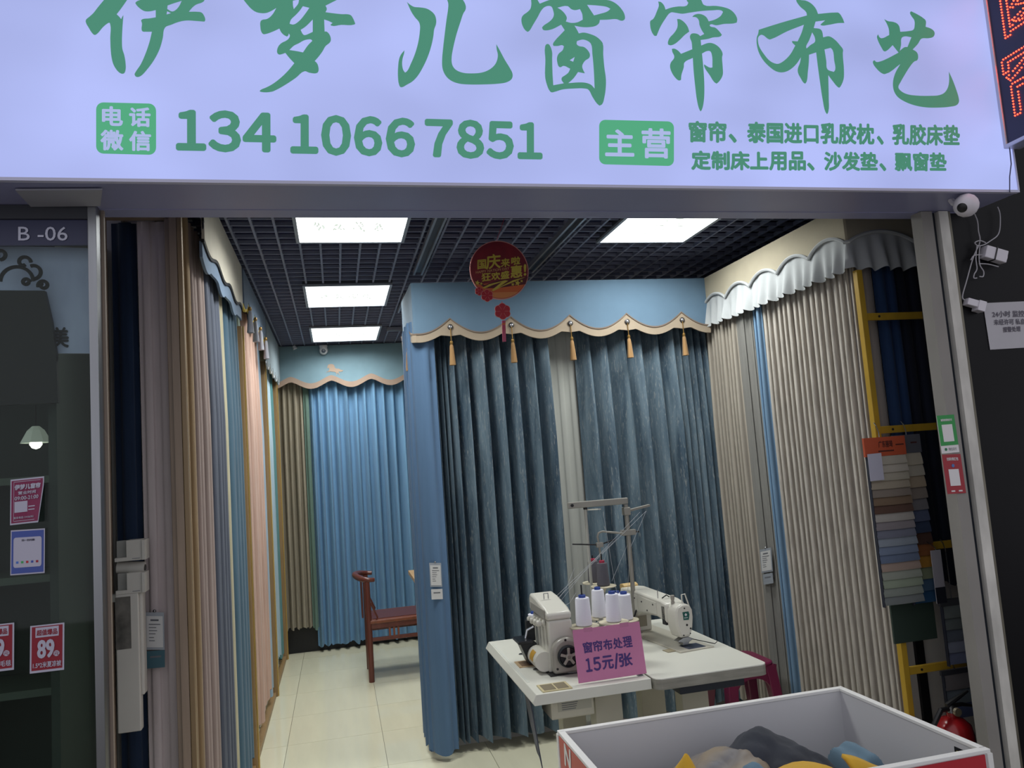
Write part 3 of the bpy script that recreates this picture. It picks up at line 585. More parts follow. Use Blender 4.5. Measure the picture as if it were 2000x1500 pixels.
# ================================================================== BLUE BOOTH DISPLAY
YF = 4.60; XB = .49
core = struct(MB().box(.56, 2.60, 4.80, 5.10, 0, 2.70).build('wall_booth', m_white))
m_bv = cloth_mat('powder_blue_valance', (98, 124, 146), .04, streak=False)
m_bt = cloth_mat('beige_valance_trim', (160, 146, 128), .05, streak=False)
bv = thing('valance', 'powder blue booth valance with beige scalloped edge, crystal buttons and gold tassels', 'valance', (1.45, 4.55, 2.4))
pth = [(XB-.012, 5.08), (XB, 4.55), (2.42, 4.55)]
LS = Path(pth).l[0]; per = .379; s0c = LS+(.706-XB)
fz = lambda d: 2.562-.092*abs(math.sin(math.pi*(d-s0c)/per))**.9
def fl_(d):
    k = (d-s0c)/per; dx = abs(k-round(k))*per
    return 2.492-.072*abs(math.sin(math.pi*k))**1.1-.04*max(0, 1-dx/.06)
NV = 260
strip('upper_panel', pth, lambda d: 2.785+.0*d, fz, NV, m_bv, bv)
strip('scalloped_trim', pth, lambda d: fz(d)+.002, fl_, NV, m_bt, bv, off=.010)
strip('piping', pth, lambda d: fz(d)+.004, lambda d: fz(d)-.004, NV, mat('taupe_piping', (120, 104, 92), .8), bv, off=.018, thick=.006)
MB().box(XB, 2.42, 4.556, 4.75, 2.75, 2.775).build('top_board', m_white, bv)
m_gt = cloth_mat('gold_tassel_thread', (158, 124, 84), .2); m_cr = mat('crystal_button', (210, 212, 220), .12, .9); m_dkring = mat('dark_button_ring', (40, 36, 36), .4)
for k in range(-1, 5):
    d = s0c+per*k; p, t_, n_ = Path(pth).at(d/Path(pth).L); q = Vector((p.x, p.y, 2.508)); nn = Vector((n_.x, n_.y, 0)); q += nn*.018
    bt = MB().lathe([(.017, 0), (.017, .005), (.011, .008)], q, axis=nn, n=16).build('button', m_dkring, bv, smooth=True)
    MB().lathe([(.012, .005), (.011, .009), (.006, .013), (.0005, .014)], q, axis=nn, n=12).build('crystal', m_cr, bt, smooth=True)
    tassel(bv, q+nn*.006+Vector((0, 0, -.105)), 1.0, m_gt, m_gold, cord=.095)
# patterned teal cloth
def wave_cloth(name, dark, mid, pale):
    m = mat(name, mid, .7, spec=.3); nt = m.node_tree; b = nt.nodes['Principled BSDF']
    tc = nt.nodes.new('ShaderNodeTexCoord'); mp = nt.nodes.new('ShaderNodeMapping'); mp.inputs['Scale'].default_value = (14, 14, 1.6); nt.links.new(tc.outputs['Object'], mp.inputs[0])
    n1 = nt.nodes.new('ShaderNodeTexNoise'); n1.inputs['Scale'].default_value = 1; n1.inputs['Detail'].default_value = 5; n1.inputs['Distortion'].default_value = .6; nt.links.new(mp.outputs[0], n1.inputs['Vector'])
    r1 = nt.nodes.new('ShaderNodeValToRGB'); e = r1.color_ramp.elements; e[0].position = .32; e[0].color = (*lin(dark), 1); e[1].position = .66; e[1].color = (*lin(mid), 1); nt.links.new(n1.outputs['Fac'], r1.inputs[0])
    m2 = nt.nodes.new('ShaderNodeMapping'); m2.inputs['Scale'].default_value = (95, 95, 14); nt.links.new(tc.outputs['Object'], m2.inputs[0])
    n2 = nt.nodes.new('ShaderNodeTexNoise'); n2.inputs['Scale'].default_value = 1; n2.inputs['Detail'].default_value = 2; n2.inputs['Distortion'].default_value = 1.6; nt.links.new(m2.outputs[0], n2.inputs['Vector'])
    r2 = nt.nodes.new('ShaderNodeValToRGB'); e = r2.color_ramp.elements; e[0].position = .56; e[0].color = (0, 0, 0, 1); e[1].position = .74; e[1].color = (.42, .42, .42, 1); nt.links.new(n2.outputs['Fac'], r2.inputs[0])
    mx = nt.nodes.new('ShaderNodeMix'); mx.data_type = 'RGBA'; mx.inputs[7].default_value = (*lin(pale), 1)
    nt.links.new(r2.outputs[0], mx.inputs[0]); nt.links.new(r1.outputs[0], mx.inputs[6]); nt.links.new(mx.outputs[2], b.inputs['Base Color'])
    return m
m_wave = wave_cloth('wave_pattern_teal', (54, 73, 89), (108, 127, 140), (178, 180, 174))
curtain('left dark teal wave patterned curtain on booth front', [(.59, 4.735), (1.34, 4.73)], .06, 2.56, [.35, .32, .3, .45, .75, 1, 1.0, 1.0, 1.05, 1.0], .125, m_wave, seed=61, lean=.05, skew=.44, pw=1.1)
curtain('right dark teal wave patterned curtain on booth front', [(1.54, 4.73), (2.455, 4.735)], .06, 2.56, [.7, 1.0, 1.0, 1.05, 1.0, .95, .55, .45, .42, .4, .38], .115, m_wave, seed=62, lean=.05, skew=.40, pw=1.1)
curtain('sheer grey white curtain hanging between the two teal curtains', [(1.30, 4.77), (1.64, 4.77)], .05, 2.58, [1.2, .8, 1.0, .9], .012, cloth_mat('sheer_grey_white', (176, 178, 172), .05), seed=63)
m_denim = cloth_mat('plain_blue_side_cloth', (86, 114, 146), .05)
curtain('plain blue curtain wrapping the left end of the booth', [(.475, 5.06), (.465, 4.66), (.475, 4.605), (.61, 4.59)], .045, 2.56, [.5, .5, .45, .5, .4, .3, 1.0], .026, m_denim, seed=64, lean=.05)
# ================================================================== RIGHT WALL
XR = 2.42
m_cval = cloth_mat('cream_damask_valance', (166, 158, 138), .04, streak=False)
m_ruf = cloth_mat('white_ruffle_voile', (172, 176, 178), .05, streak=False)
rv = thing('valance', 'cream corner valance with rope piping and white pleated ruffle on right wall', 'valance', (2.5, 3.8, 2.46))
pth = [(XR, 4.58), (XR, 3.125), (2.90, 3.125)]
pa = Path(pth); L1 = pa.l[0]; per1 = L1/5
def rz(d):
    if d <= L1: k = d/per1
    else: k = (d-L1)/.37
    return 2.597+.056*abs(math.sin(math.pi*k))**.75
strip('upper_panel', pth, lambda d: 2.785, rz, 200, m_cval, rv)
b = MB(); pts = []
for i in range(201):
    p, t_, n_ = pa.at(i/200); q = p+n_*.012; pts.append((q.x, q.y, rz(i/200*pa.L)))
b.tube(pts, .009, 6).build('rope_piping', m_ruf, rv, smooth=True)
def ruf(u, v):
    p, t_, n_ = pa.at(u); d = u*pa.L; zt = rz(d); zb = 2.466; a = 2*math.pi*d/.085
    saw = (d/.085) % 1.0; dd = (1-v)*(.030*(.5+.5*math.sin(a))+.012*math.sin(a*.37+1))+.002
    q = p+n_*dd
    return (q.x, q.y, zb+(zt-zb)*v+(1-v)*.008*math.sin(a+.8))
MB().grid(ruf, 400, 5).build('pleated_ruffle', m_ruf, rv, smooth=60)
# curtains under it
RC = [(4.66, 4.28, 8, .035, (160, 153, 142), 'cream grey pleated curtain beside the booth on right wall'),
      (4.085, 3.985, 2, .028, (110, 140, 168), 'narrow satin blue curtain on right wall')]
for i, (a, b_, n, am, c, lab) in enumerate(RC):
    curtain(lab, [(2.465, a), (2.465, b_)], .08, 2.56, n, am, cloth_mat('right_cloth_%d' % i, c, .12, rough=.85 if i == 0 else .45), seed=70+i)
curtain('flat smoke grey curtain panel with price card on right wall', [(2.46, 4.28), (2.46, 4.085)], .08, 2.56, [1, .6], .012, cloth_mat('smoke_grey_cloth', (122, 121, 117), .1), seed=75)
curtain('wide heather grey pleated linen curtain on right wall beside yellow rack', [(2.475, 3.985), (2.475, 3.17)], .06, 2.56, [1, .9, 1.1, 1, .8, 1.2, 1, .9, 1.1, 1, .95, 1.1, 1, .9, 1, .8, .5], .030, mat('heather_linen', (176, 170, 162), .9, var=.16, vs=(60, 60, 9), bump=.3, bs=(300, 300, 60), spec=.2), seed=76, lean=.2)
# street side return
xs = [P(q, 600, y=3.19).x for q in (1676, 1713, 1757, 1800)]
curtain('taupe linen curtain behind yellow rack', [(2.455, 3.205), (xs[1], 3.205)], .95, 2.56, [1, 1], .02, cloth_mat('street_taupe', (142, 136, 134), .1), seed=77)
curtain('navy blue curtain behind yellow rack', [(xs[1], 3.20), (xs[2], 3.20)], .95, 2.56, [1, .8], .02, cloth_mat('street_navy', (34, 58, 96), .12), seed=78)
curtain('blackish navy curtain next to right pillar', [(xs[2], 3.21), (2.94, 3.21)], .95, 2.56, [1, 1, 1], .02, cloth_mat('street_black_navy', (24, 30, 46), .12), seed=79)
# ================================================================== YELLOW RACK, SAMPLE BOOKS, EXTINGUISHER
YR = 3.10
m_yel = mat('yellow_painted_steel', (176, 142, 44), .45, var=.08, vs=(20, 20, 6))
rk = thing('display_rack', 'yellow steel ladder rack beside the right pillar', 'rack', (2.6, YR, 0))
MB().box(2.432, 2.462, YR-.006, YR+.024, 0, 2.46).build('post', m_yel, rk, bevel=.002)
for z in (2.235, 1.700, 1.150, .612):
    br = MB().box(2.462, 2.88, YR, YR+.018, z-.017, z+.017).build('crossbar', m_yel, rk, bevel=.002)
    MB().lathe([(.006, 0), (.006, .002)], (2.53, YR, z), axis=(0, -1, 0), n=10).build('bolt_hole', m_dkring, br)
    MB().box(2.77, 2.83, YR-.004, YR, z-.019, z+.019).build('end_bracket', mat('dark_bracket', (52, 48, 40), .5, .5), br)
MB().box(2.862, 2.89, YR-.006, YR+.024, 0, 2.46).build('post', m_yel, rk, bevel=.002)
def swatch_book(label, x0, x1, y, ztop, zbot, cols, headc, headh, hookx, ts, zhook=1.700):
    t = thing('sample_book', label, 'fabric samples', ((x0+x1)/2, y, zbot), 'hanging fabric sample books')
    hz = ztop+headh
    MB().box(x0-.008, x1+.004, y-.006, y+.006, ztop, hz).build('header_card', mat('header_%d_%d_%d' % headc, headc, .6), t)
    for s, (a, b_, c, d) in ts:
        if s == '-': MB().box(x0+(x1-x0)*a, x0+(x1-x0)*c, y-.0072, y-.0062, ztop+headh*b_, ztop+headh*d).build('print_line', mat('dark_header_print', (70, 30, 26), .7), t); continue
        text(s, (x0+(x1-x0)*a, y-.006, ztop+headh*b_), ((x1-x0)*(c-a), 0, 0), (0, 0, headh*(d-b_)), mat('dark_header_print', (70, 30, 26), .7), t, bold=.0006)
    MB().tube([(hookx, y, hz), (hookx, y, zhook-.01), (hookx-.012, y-.004, zhook+.02), (hookx-.004, y+.02, zhook+.034), (hookx+.012, y+.03, zhook+.028)], .0022, 6).build('hook', m_steel, t, smooth=True)
    n = len(cols); h = (ztop-zbot)/n; rnd = random.Random(n)
    for i, c in enumerate(cols):
        zt = ztop-h*i; zb = zt-h*1.04; sk = rnd.uniform(-.003, .003)+.012*i/n*0; dp = .012+.0006*i
        prof = [(.004, zt+h*.25), (-.001, zt-h*.1), (-.006, zt-h*.5), (-.009, zb+h*.10), (-.008, zb), (-.002, zb+.002), (.0, zb+h*.4)]
        def fn(u, v, prof=prof, sk=sk):
            k = v*(len(prof)-1); j = min(len(prof)-2, int(k)); f = k-j
            dy = prof[j][0]*(1-f)+prof[j+1][0]*f; z = prof[j][1]*(1-f)+prof[j+1][1]*f
            return (x0+(x1-x0)*u+sk, y-dp*.3+dy, z-.0012*math.sin(math.pi*u)*(1 if 2 < k else 0)+.006*(u-.5)*0)
        MB().grid(fn, 6, 6, flip=True).build('swatch', cloth_mat('swatch_%d_%d_%d' % c, tuple(v*.9 for v in c), .06, streak=False), t, smooth=60)
    MB().box(x0-.003, x0+.001, y-.012, y+.004, zbot-.01, ztop).build('spine_edge', mat('dark_spine', (30, 34, 48), .7), t)
    return t
a = P(1692, 893, y=3.03); b_ = P(1766, 893, y=3.03); zb = P(1755, 1178, y=3.03).z
fc = [(188,182,168),(190,184,172),(182,176,160),(172,162,144),(140,130,120),(128,108,88),(96,72,62),(176,172,166),(142,136,140),(118,122,138),(142,152,164),(120,134,158),(106,120,146),(168,148,136),(156,162,150),(150,162,142),(142,150,142),(124,130,130)]
sb = swatch_book('orange headed sample book of beige to grey fabric swatches on yellow rack', a.x, b_.x+.006, 3.03, a.z, zb, fc, (176, 78, 48), .085, (a.x+b_.x)/2-.02, [('广东丽琦', (.32, .45, .68, .8)), ('-', (.3, .22, .7, .29)), ('-', (.76, .52, .97, .58))])
o = P(1702, 940, y=3.005); MB().obox(P(1700, 940, y=3.006), P(1727, 937, y=3.006)-P(1700, 940, y=3.006), (0, 0, .12), (0, -.001, 0)).build('care_label', mat('pale_label_paper', (176, 176, 192), .7), sb)
a = P(1762, 886, y=3.055); b_ = P(1798, 886, y=3.055); zb2 = P(1800, 1176, y=3.055).z
bc = [(196,188,170),(188,182,168),(176,160,138),(142,132,124),(122,120,124),(84,94,122),(50,64,92),(74,50,42),(134,82,42),(170,122,44),(128,138,110),(64,92,120),(30,74,112)]
swatch_book('grey headed sample book of mustard to teal fabric swatches behind the orange one', a.x-.03, b_.x+.005, 3.062, a.z, zb2, bc, (88, 90, 98), .085, (a.x+b_.x)/2-.01, [('-', (.62, .52, .86, .60))])
a = P(1838, 1185, y=3.03); b_ = P(1882, 1185, y=3.03)
swatch_book('low sample book of pale blue and grey swatches by the pillar foot', a.x, b_.x+.06, 3.03, a.z, a.z-.25, [(110,118,116),(104,112,112),(92,100,112),(134,140,158),(110,118,146)], (60, 62, 66), .03, a.x+.06, [], 1.150)
swatch_book('lowest sample book of slate blue swatches beneath the bottom yellow bar', a.x-.01, b_.x+.06, 3.062, .585, .40, [(120,116,116),(108,120,128),(84,96,132)], (50, 52, 58), .02, a.x+.06, [], .612)
a, b_ = P(1752, 1183, y=3.045), P(1836, 1250, y=3.045)
fb2 = thing('fabric_folder', 'dark green fabric folder hanging below the orange headed sample book', 'folder', ((a.x+b_.x)/2, 3.05, b_.z))
MB().box(a.x-.01, b_.x+.015, 3.075, 3.085, b_.z, zb+.03).build('cover', mat('dark_green_cover', (36, 52, 44), .7), fb2, bevel=.002)
MB().tube([(b_.x-.02, 3.08, zb), (b_.x-.02, 3.08, 1.14), (b_.x-.03, 3.095, 1.185), (b_.x-.02, 3.125, 1.18)], .002, 6).build('hook', m_steel, fb2)
a, b_ = P(1826, 1180, y=3.0), P(1850, 1072, y=3.0)
lf = thing('leaflet', 'small white advertising leaflet with dark base hanging by right pillar', 'leaflet', ((a.x+b_.x)/2, 3.0, a.z))
MB().box(a.x+.012, a.x+.064, 3.0, 3.003, a.z, b_.z).build('sheet', mat('leaflet_paper', (150, 148, 156), .6), lf)
MB().box(a.x+.012, a.x+.064, 2.999, 3.0, a.z, a.z+.07).build('dark_base', mat('leaflet_dark', (24, 26, 36), .6), lf)
MB().tube([(a.x+.04, 3.002, b_.z), (a.x+.04, 3.002, b_.z+.01), (a.x+.04, 3.05, 1.18), (a.x+.04, 3.11, 1.175)], .002, 6).build('hook', m_steel, lf)
struct(MB().box(2.645, 2.69, 3.262, 3.279, 0, 1.0).build('trim_3', mat('black_pipe_cover', (16, 17, 22), .5)))
# extinguisher
ex = thing('fire_extinguisher', 'red fire extinguisher with black lever standing behind the bin', 'fire extinguisher', (2.6, 2.93, 0))
ec = Vector((P(1862, 1420, y=2.93).x, 2.93, 0)); zt = P(1862, 1400, y=2.93).z
m_red = mat('extinguisher_red', (150, 24, 30), .25, spec=.6); m_bk = mat('black_plastic', (20, 20, 24), .45)
MB().lathe([(.001, 0), (.07, .0), (.078, .01), (.078, zt-.07), (.07, zt-.03), (.045, zt-.006), (.02, zt+.004), (.02, zt+.02)], ec, n=28).build('cylinder', m_red, ex, smooth=True)
MB().lathe([(.018, zt+.012), (.018, zt+.045), (.012, zt+.05)], ec, n=14).build('valve', m_steel, ex, smooth=True)
MB().lathe([(.001, .012), (.017, .012), (.018, 0)], ec+Vector((.0, -.028, zt+.03)), axis=(0, -1, 0), n=16).build('gauge', mat('brass_gauge', (150, 140, 120), .3, .6), ex)
MB().tube([ec+Vector((-.02, 0, zt+.05)), ec+Vector((.03, -.005, zt+.075)), ec+Vector((.085, -.01, zt+.10))], [.012, .010, .006], 8).build('upper_lever', m_bk, ex, smooth=True)
MB().tube([ec+Vector((-.02, 0, zt+.045)), ec+Vector((.05, -.005, zt+.048)), ec+Vector((.11, -.01, zt+.034))], [.010, .009, .005], 8).build('lower_handle', m_bk, ex, smooth=True)
MB().tube([ec+Vector((-.015, 0, zt+.035)), ec+Vector((-.06, -.01, zt+.04)), ec+Vector((-.11, -.02, zt-.01)), ec+Vector((-.125, -.02, zt-.12)), ec+Vector((-.10, -.02, zt-.24))], .011, 8).build('hose', m_bk, ex, smooth=True)
# ================================================================== PILLAR STICKERS, NOTICE, STREET CAMERA
def sticker(name, label, cat, p0, p1, p2, y, m):
    a, b_, c = P(*p0, y=y), P(*p1, y=y), P(*p2, y=y); t = thing(name, label, cat, a)
    MB().obox(a, b_-a, c-a, (0, .0012, 0)).build('sheet', m, t); return t, a, b_-a, c-a
YP = 2.667
m_wp = mat('white_print', (214, 212, 214), .6)
t, o, u, v = sticker('payment_sticker', 'green and white payment sticker on the right pillar', 'sticker', (1840, 886), (1874, 883), (1829, 812), YP, m_wp)
MB().obox(o+v*.2-Vector((0,.0006,0)), u, v*.8, (0, .0005, 0)).build('green_field', mat('sticker_green', (36, 140, 66), .5), t)
MB().obox(o+u*.2+v*.30-Vector((0,.0012,0)), u*.6, v*.45, (0, .0005, 0)).build('code_panel', mat('white_print', (214, 212, 214), .6), t)
text('推荐使用微信支付', o+u*.18+v*.84, u*.64, v*.06, m_wp, t, bold=.0003, lift=.002)
MB().lathe([(.006, 0), (.006, .0006)], o+u*.25+v*.1-Vector((0,.0005,0)), axis=(0,-1,0), n=14).build('tick_logo', mat('sticker_green_dark', (24, 110, 70), .5), t)
text('微信支付', o+u*.4+v*.06, u*.45, v*.08, mat('grey_print', (110, 112, 118), .6), t, lift=.002)
t, o, u, v = sticker('payment_sticker', 'dark red payment sticker on the right pillar under the green one', 'sticker', (1851, 965), (1887, 963), (1840, 888), YP, mat('sticker_red', (150, 30, 44), .5))
MB().obox(o+u*.22+v*.20-Vector((0,.0008,0)), u*.55, v*.42, (0, .0005, 0)).build('code_panel', m_wp, t)
text('扫码领红包', o+u*.2+v*.84, u*.62, v*.08, m_wp, t, bold=.0003, lift=.0015)
MB().lathe([(.007, 0), (.007, .0006)], o+u*.5+v*.71-Vector((0,.0005,0)), axis=(0,-1,0), n=14).build('round_logo', mat('logo_blue', (70, 110, 170), .5), t)
for q in (.3, .7): MB().obox(o+u*(q-.08)+v*.05-Vector((0,.0008,0)), u*.2, v*.035, (0, .0005, 0)).build('small_mark', m_wp, t)
YW = 2.692
t, o, u, v = sticker('paper_notice', 'white paper surveillance notice on the black wall at right edge', 'notice', (1934, 683), (2050, 676), (1920, 592), YW, mat('notice_paper', (176, 174, 180), .7, var=.03))
m_np = mat('notice_print', (84, 80, 92), .7)
for s, x0, y0, x1, y1 in (('24小时 监控区', 1938, 608, 2012, 620), ('未经许可 私自动', 1941, 624, 2012, 635), ('报警处理', 1959, 639, 1993, 649)):
    text(s, *quad(P(x0, y1, y=YW), P(x1, y1-2, y=YW), P(x0-1, y0, y=YW)), m_np, t, bold=.0006, lift=.002)
sc_ = thing('street_camera', 'white ball shaped security camera hanging under right end of the sign', 'camera', P(1887, 400, y=2.46))
c = P(1887, 401, y=2.46); m_camw = mat('camera_white', (206, 202, 210), .45)
MB().lathe([(.0005, -.046), (.018, -.0425), (.033, -.032), (.043, -.016), (.046, 0), (.043, .016), (.033, .032), (.018, .0425), (.0005, .046)], c, n=24).build('ball', m_camw, sc_, smooth=True)
ax = (P(1866, 414, y=2.42)-c).normalized()
MB().lathe([(.0005, .0475), (.010, .0468), (.017, .0440), (.019, .042)], c, axis=ax, n=18).build('lens_cover', m_bk, sc_, smooth=True)
MB().tube([c+Vector((.0, .03, .015)), c+Vector((.0, .06, .03)), (c.x, c.y+.07, 2.601)], .012, 8).build('mount', m_camw, sc_, smooth=True)
m_wire = mat('white_cable', (168, 166, 172), .5)
def pxs(pts, y): return [P(a, b_, y=y) for a, b_ in pts]
t = thing('cable_bundle', 'tangled white cables hanging below the street camera', 'cable', P(1910, 500, y=2.67))
for pts in ([(1902, 415), (1909, 432), (1911, 452), (1914, 466), (1912, 478), (1904, 495), (1897, 515), (1888, 548), (1881, 572), (1880, 582), (1884, 586)],
            [(1948, 404), (1953, 418), (1953, 445), (1948, 460), (1935, 470), (1922, 478), (1910, 480), (1904, 474), (1914, 470), (1925, 474)],
            [(1914, 480), (1912, 500), (1914, 518), (1921, 530), (1920, 540), (1913, 540)], [(1908, 480), (1906, 505), (1908, 525), (1903, 535), (1902, 543), (1908, 543)], [(1896, 508), (1905, 498), (1935, 500)], [(1912, 515), (1930, 516), (1950, 521)]):
    MB().tube(crom(pxs(pts, 2.672)), .0024, 6).build('cable', m_wire, t, smooth=True)
def pbox(name, label, cat, pts, y, dep, m):
    a, b_, c = [P(*q, y=y) for q in pts]; t = thing(name, label, cat, a)
    MB().obox(a, b_-a, c-a, (0, dep, 0)).build('casing', m, t, bevel=.003); return t, a, b_-a, c-a
t, o, u, v = pbox('power_adapter', 'white power adapter strapped to the black wall with black tie', 'adapter', ((1924, 501), (1966, 513), (1929, 478)), 2.655, .035, m_camw)
MB().obox(o+u*.42-v*.05-Vector((0, .003, 0)), u*.05, v*1.1, (0, .04, 0)).build('cable_tie', m_bk, t)
MB().obox(o+u*1.0+v*.35+Vector((0, .008, 0)), u*.06, v*.25, (0, .012, 0)).build('pin', m_camw, t)
t, o, u, v = pbox('plug_adapter', 'small white plug adapter over top corner of the paper notice', 'adapter', ((1890, 594), (1912, 600), (1893, 581)), 2.66, .03, m_camw)
MB().obox(o+u*.9-v*.45-Vector((0, .004, 0)), u*.65, v*1.5, (0, .036, 0)).build('plug_head', m_camw, t, bevel=.002)
# ================================================================== POSTERS ON THE LEFT GLASS
YG = 2.653
m_mag = mat('poster_magenta', (124, 28, 74), .55); m_pred = mat('poster_red', (134, 18, 40), .55); m_pw = mat('poster_white', (178, 176, 194), .55); m_pblue = mat('poster_blue', (64, 82, 156), .55)
t, o, u, v = sticker('opening_hours_poster', 'magenta opening hours poster with curling corner on left window', 'poster', (20, 1026), (80, 1019), (21, 937), YG, m_pw)
bpy.data.objects.remove([c for c in t.children][0])
def curl(a, b_, lift=0., inset=0.):
    aa = inset+(1-2*inset)*a; bb = inset+(1-2*inset)*b_; k = max(0, aa-.5)*max(0, .85-bb)*.75
    return o+u*(aa*1.1-k*.30)+v*bb+Vector((0, -.0015-k*.07-lift, 0))
MB().grid(lambda a, b_: curl(a, b_), 10, 10).build('sheet', m_pw, t)
MB().grid(lambda a, b_: curl(a, b_, .0006, .035), 10, 10).build('magenta_field', m_mag, t)
for x0, x1, y0, y1 in ((.1, .9, .93, .94), (.1, .82, .07, .08), (.1, .11, .07, .94)): MB().grid(lambda a, c, x0=x0, x1=x1, y0=y0, y1=y1: curl(x0+(x1-x0)*a, y0+(y1-y0)*c, .0012), 8, 1).build('border_line', m_pw, t)
for s, x0, y0, x1, y1, bo in (('伊梦儿窗帘', .14, .76, .9, .87, .0009), ('营业时间', .24, .65, .78, .72, .0003), ('09:00-21:00', .14, .53, .88, .61, .0003), ('联系电话:13410667851', .12, .12, .78, .17, .0001)):
    text(s, o, u*1.1*(x1-x0), v*(y1-y0), m_pw, t, bold=bo, fn=lambda a, c, x0=x0, x1=x1, y0=y0, y1=y1: curl(x0+(x1-x0)*a, y0+(y1-y0)*c, .0026))
for yy in (.29, .36): MB().grid(lambda a, c, yy=yy: curl(.55+.24*a, yy+.022*c, .0016), 6, 1).build('print_line', m_pw, t)
MB().obox(curl(.13, .26, .001), u*.42, v*.24, (0, -.0004, 0)).build('code_panel', m_pw, t)
t, o, u, v = sticker('payment_poster', 'blue and white scan to pay poster on left window', 'poster', (20, 1124), (87, 1119), (21, 1036), YG, m_pw)
MB().obox(o+u*.03+v*.03-Vector((0,.0006,0)), u*.94, v*.94, (0, .0005, 0)).build('blue_field', m_pblue, t)
panel(rrect(.09, .91, .16, .83, .06), o-Vector((0, .0014, 0)), u, v, (0, .0006, 0), m_pw, t, 'white_field')
text('扫一扫付款', o+u*.33+v*.74, u*.38, v*.045, mat('poster_dark_print', (50, 48, 70), .6), t, lift=.0018, bold=.0003)
for i, c in enumerate(((70, 110, 190), (60, 160, 90), (180, 40, 50), (60, 80, 160), (150, 30, 50))): MB().obox(o+u*(.17+i*.145)+v*.25-Vector((0, .0018, 0)), u*.07, v*.05, (0, .0004, 0)).build('bank_logo', mat('bank_logo_%d' % i, c, .6), t)
def price(label, x0, x1, top, num, sub, cut=False):
    t, o, u, v = sticker('price_poster', label, 'poster', (x0, 1316+.0*(x0)), (x1, 1308), (x0+1, 1223), YG, m_pw)
    MB().obox(o+u*.05+v*.05-Vector((0,.0006,0)), u*.9, v*.92, (0, .0005, 0)).build('red_field', m_pred, t)
    MB().obox(o+u*.16+v*.74-Vector((0,.0012,0)), u*.68, v*.21, (0, .0005, 0)).build('title_field', m_pw, t)
    text(top, o+u*.2+v*.78, u*.6, v*.12, m_pred, t, lift=.002, bold=.0004)
    text(num, o+u*.24+v*.31, u*.46, v*.36, m_pw, t, 'price_numeral', lift=.002, bold=.0022)
    MB().lathe([(.0085, 0), (.0085, .0005)], o+u*.78+v*.37-Vector((0,.0012,0)), axis=(0,-1,0), n=16).build('currency_disc', m_pw, t)
    text('元', o+u*.7+v*.33, u*.16, v*.08, m_pred, t, lift=.0025)
    text(sub, o+u*.1+v*.10, u*.82, v*.12, m_pw, t, lift=.002, bold=.0003)
price('dark red and white 89 yuan price poster on left window', 58, 125, '超值爆品', '89', '1.5*2米夏凉被')
price('dark red price poster cut off by the left edge on left window', -39, 27, '超值爆品', '99', '1.8*2米毛毯')
# ================================================================== WHITE CARTONS AND CARDS BY THE LEFT DISPLAY
m_carton = mat('white_carton', (186, 182, 176), .6, var=.04); m_cartin = mat('carton_inside', (70, 68, 66), .7)
YK = 3.09
def carton(label, x0, y0, x1, y1):
    a, b_, c = P(x0, y1, y=YK), P(x1, y1-3, y=YK), P(x0, y0, y=YK); u, v = b_-a, c-a; u.z = 0; v.x = 0
    t = thing('brochure_box', label, 'box', a, 'white brochure boxes on the display frame')
    MB().obox(a, u, v*.18, (0, .06, 0)).build('lower_wall', m_carton, t)
    MB().obox(a+v*.18+u*.42, u*.56, v*.82, (0, .06, 0)).build('front_panel', m_carton, t)
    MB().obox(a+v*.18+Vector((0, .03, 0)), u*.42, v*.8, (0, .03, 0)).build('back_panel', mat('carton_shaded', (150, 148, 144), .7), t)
    MB().obox(a+u*.99+Vector((0, -.006, 0)), u*.10, v*.98, (0, .07, 0)).build('side_flap', m_carton, t)
    MB().obox(a+u*.62+v*.08-Vector((0, .001, 0)), u*.28, v*.03, (0, .0008, 0)).build('printed_mark', mat('grey_print', (110, 112, 118), .6), t)
carton('upper white brochure box on the brown display frame', 224, 1058, 279, 1098)
carton('lower white brochure box on the brown display frame', 226, 1122, 279, 1162)
a, b_, c = P(228, 1122, y=YK+.02), P(279, 1122, y=YK+.02), P(228, 1098, y=YK+.02)
rl = thing('paper_roll', 'short white paper roll between the two brochure boxes', 'roll', a)
r_ = (c-a).length/2
MB().tube([a+(c-a)/2+Vector((-.005, .03, 0)), b_+(c-a)/2+Vector((0, .03, 0))], r_, 16).build('roll', m_carton, rl, smooth=True)
MB().tube([b_+(c-a)/2+Vector((0, .03, 0)), b_+(c-a)/2+Vector((.003, .03, 0))], r_*.5, 12).build('core', m_cartin, rl, smooth=True)
a, b_, c = P(230, 1434, y=YK), P(276, 1431, y=YK), P(226, 1162, y=YK); u = b_-a; u.z = 0; v = Vector((0, 0, c.z-a.z))
bg_ = thing('paper_bag', 'long white paper bag with clear window hanging below the brochure boxes', 'bag', a)
MB().obox(a, u, v, (0, .04, 0)).build('front_sheet', m_carton, bg_, bevel=.004)
MB().obox(a+u*.98+v*.25+Vector((0, .012, 0)), u*.16, v*.75, (0, .05, 0)).build('side_gusset', m_carton, bg_, bevel=.004)
MB().obox(a+u*.0+v*.60-Vector((0, .0012, 0)), u*.66, v*.38, (0, .001, 0)).build('clear_window', mat('bag_window', (92, 88, 84), .3, var=.45, vs=(20, 20, 20)), bg_)
MB().box(-.85, a.x+.02, 3.125, 3.172, c.z-.03, c.z-.005).build('hanging_tab', m_carton, bg_)
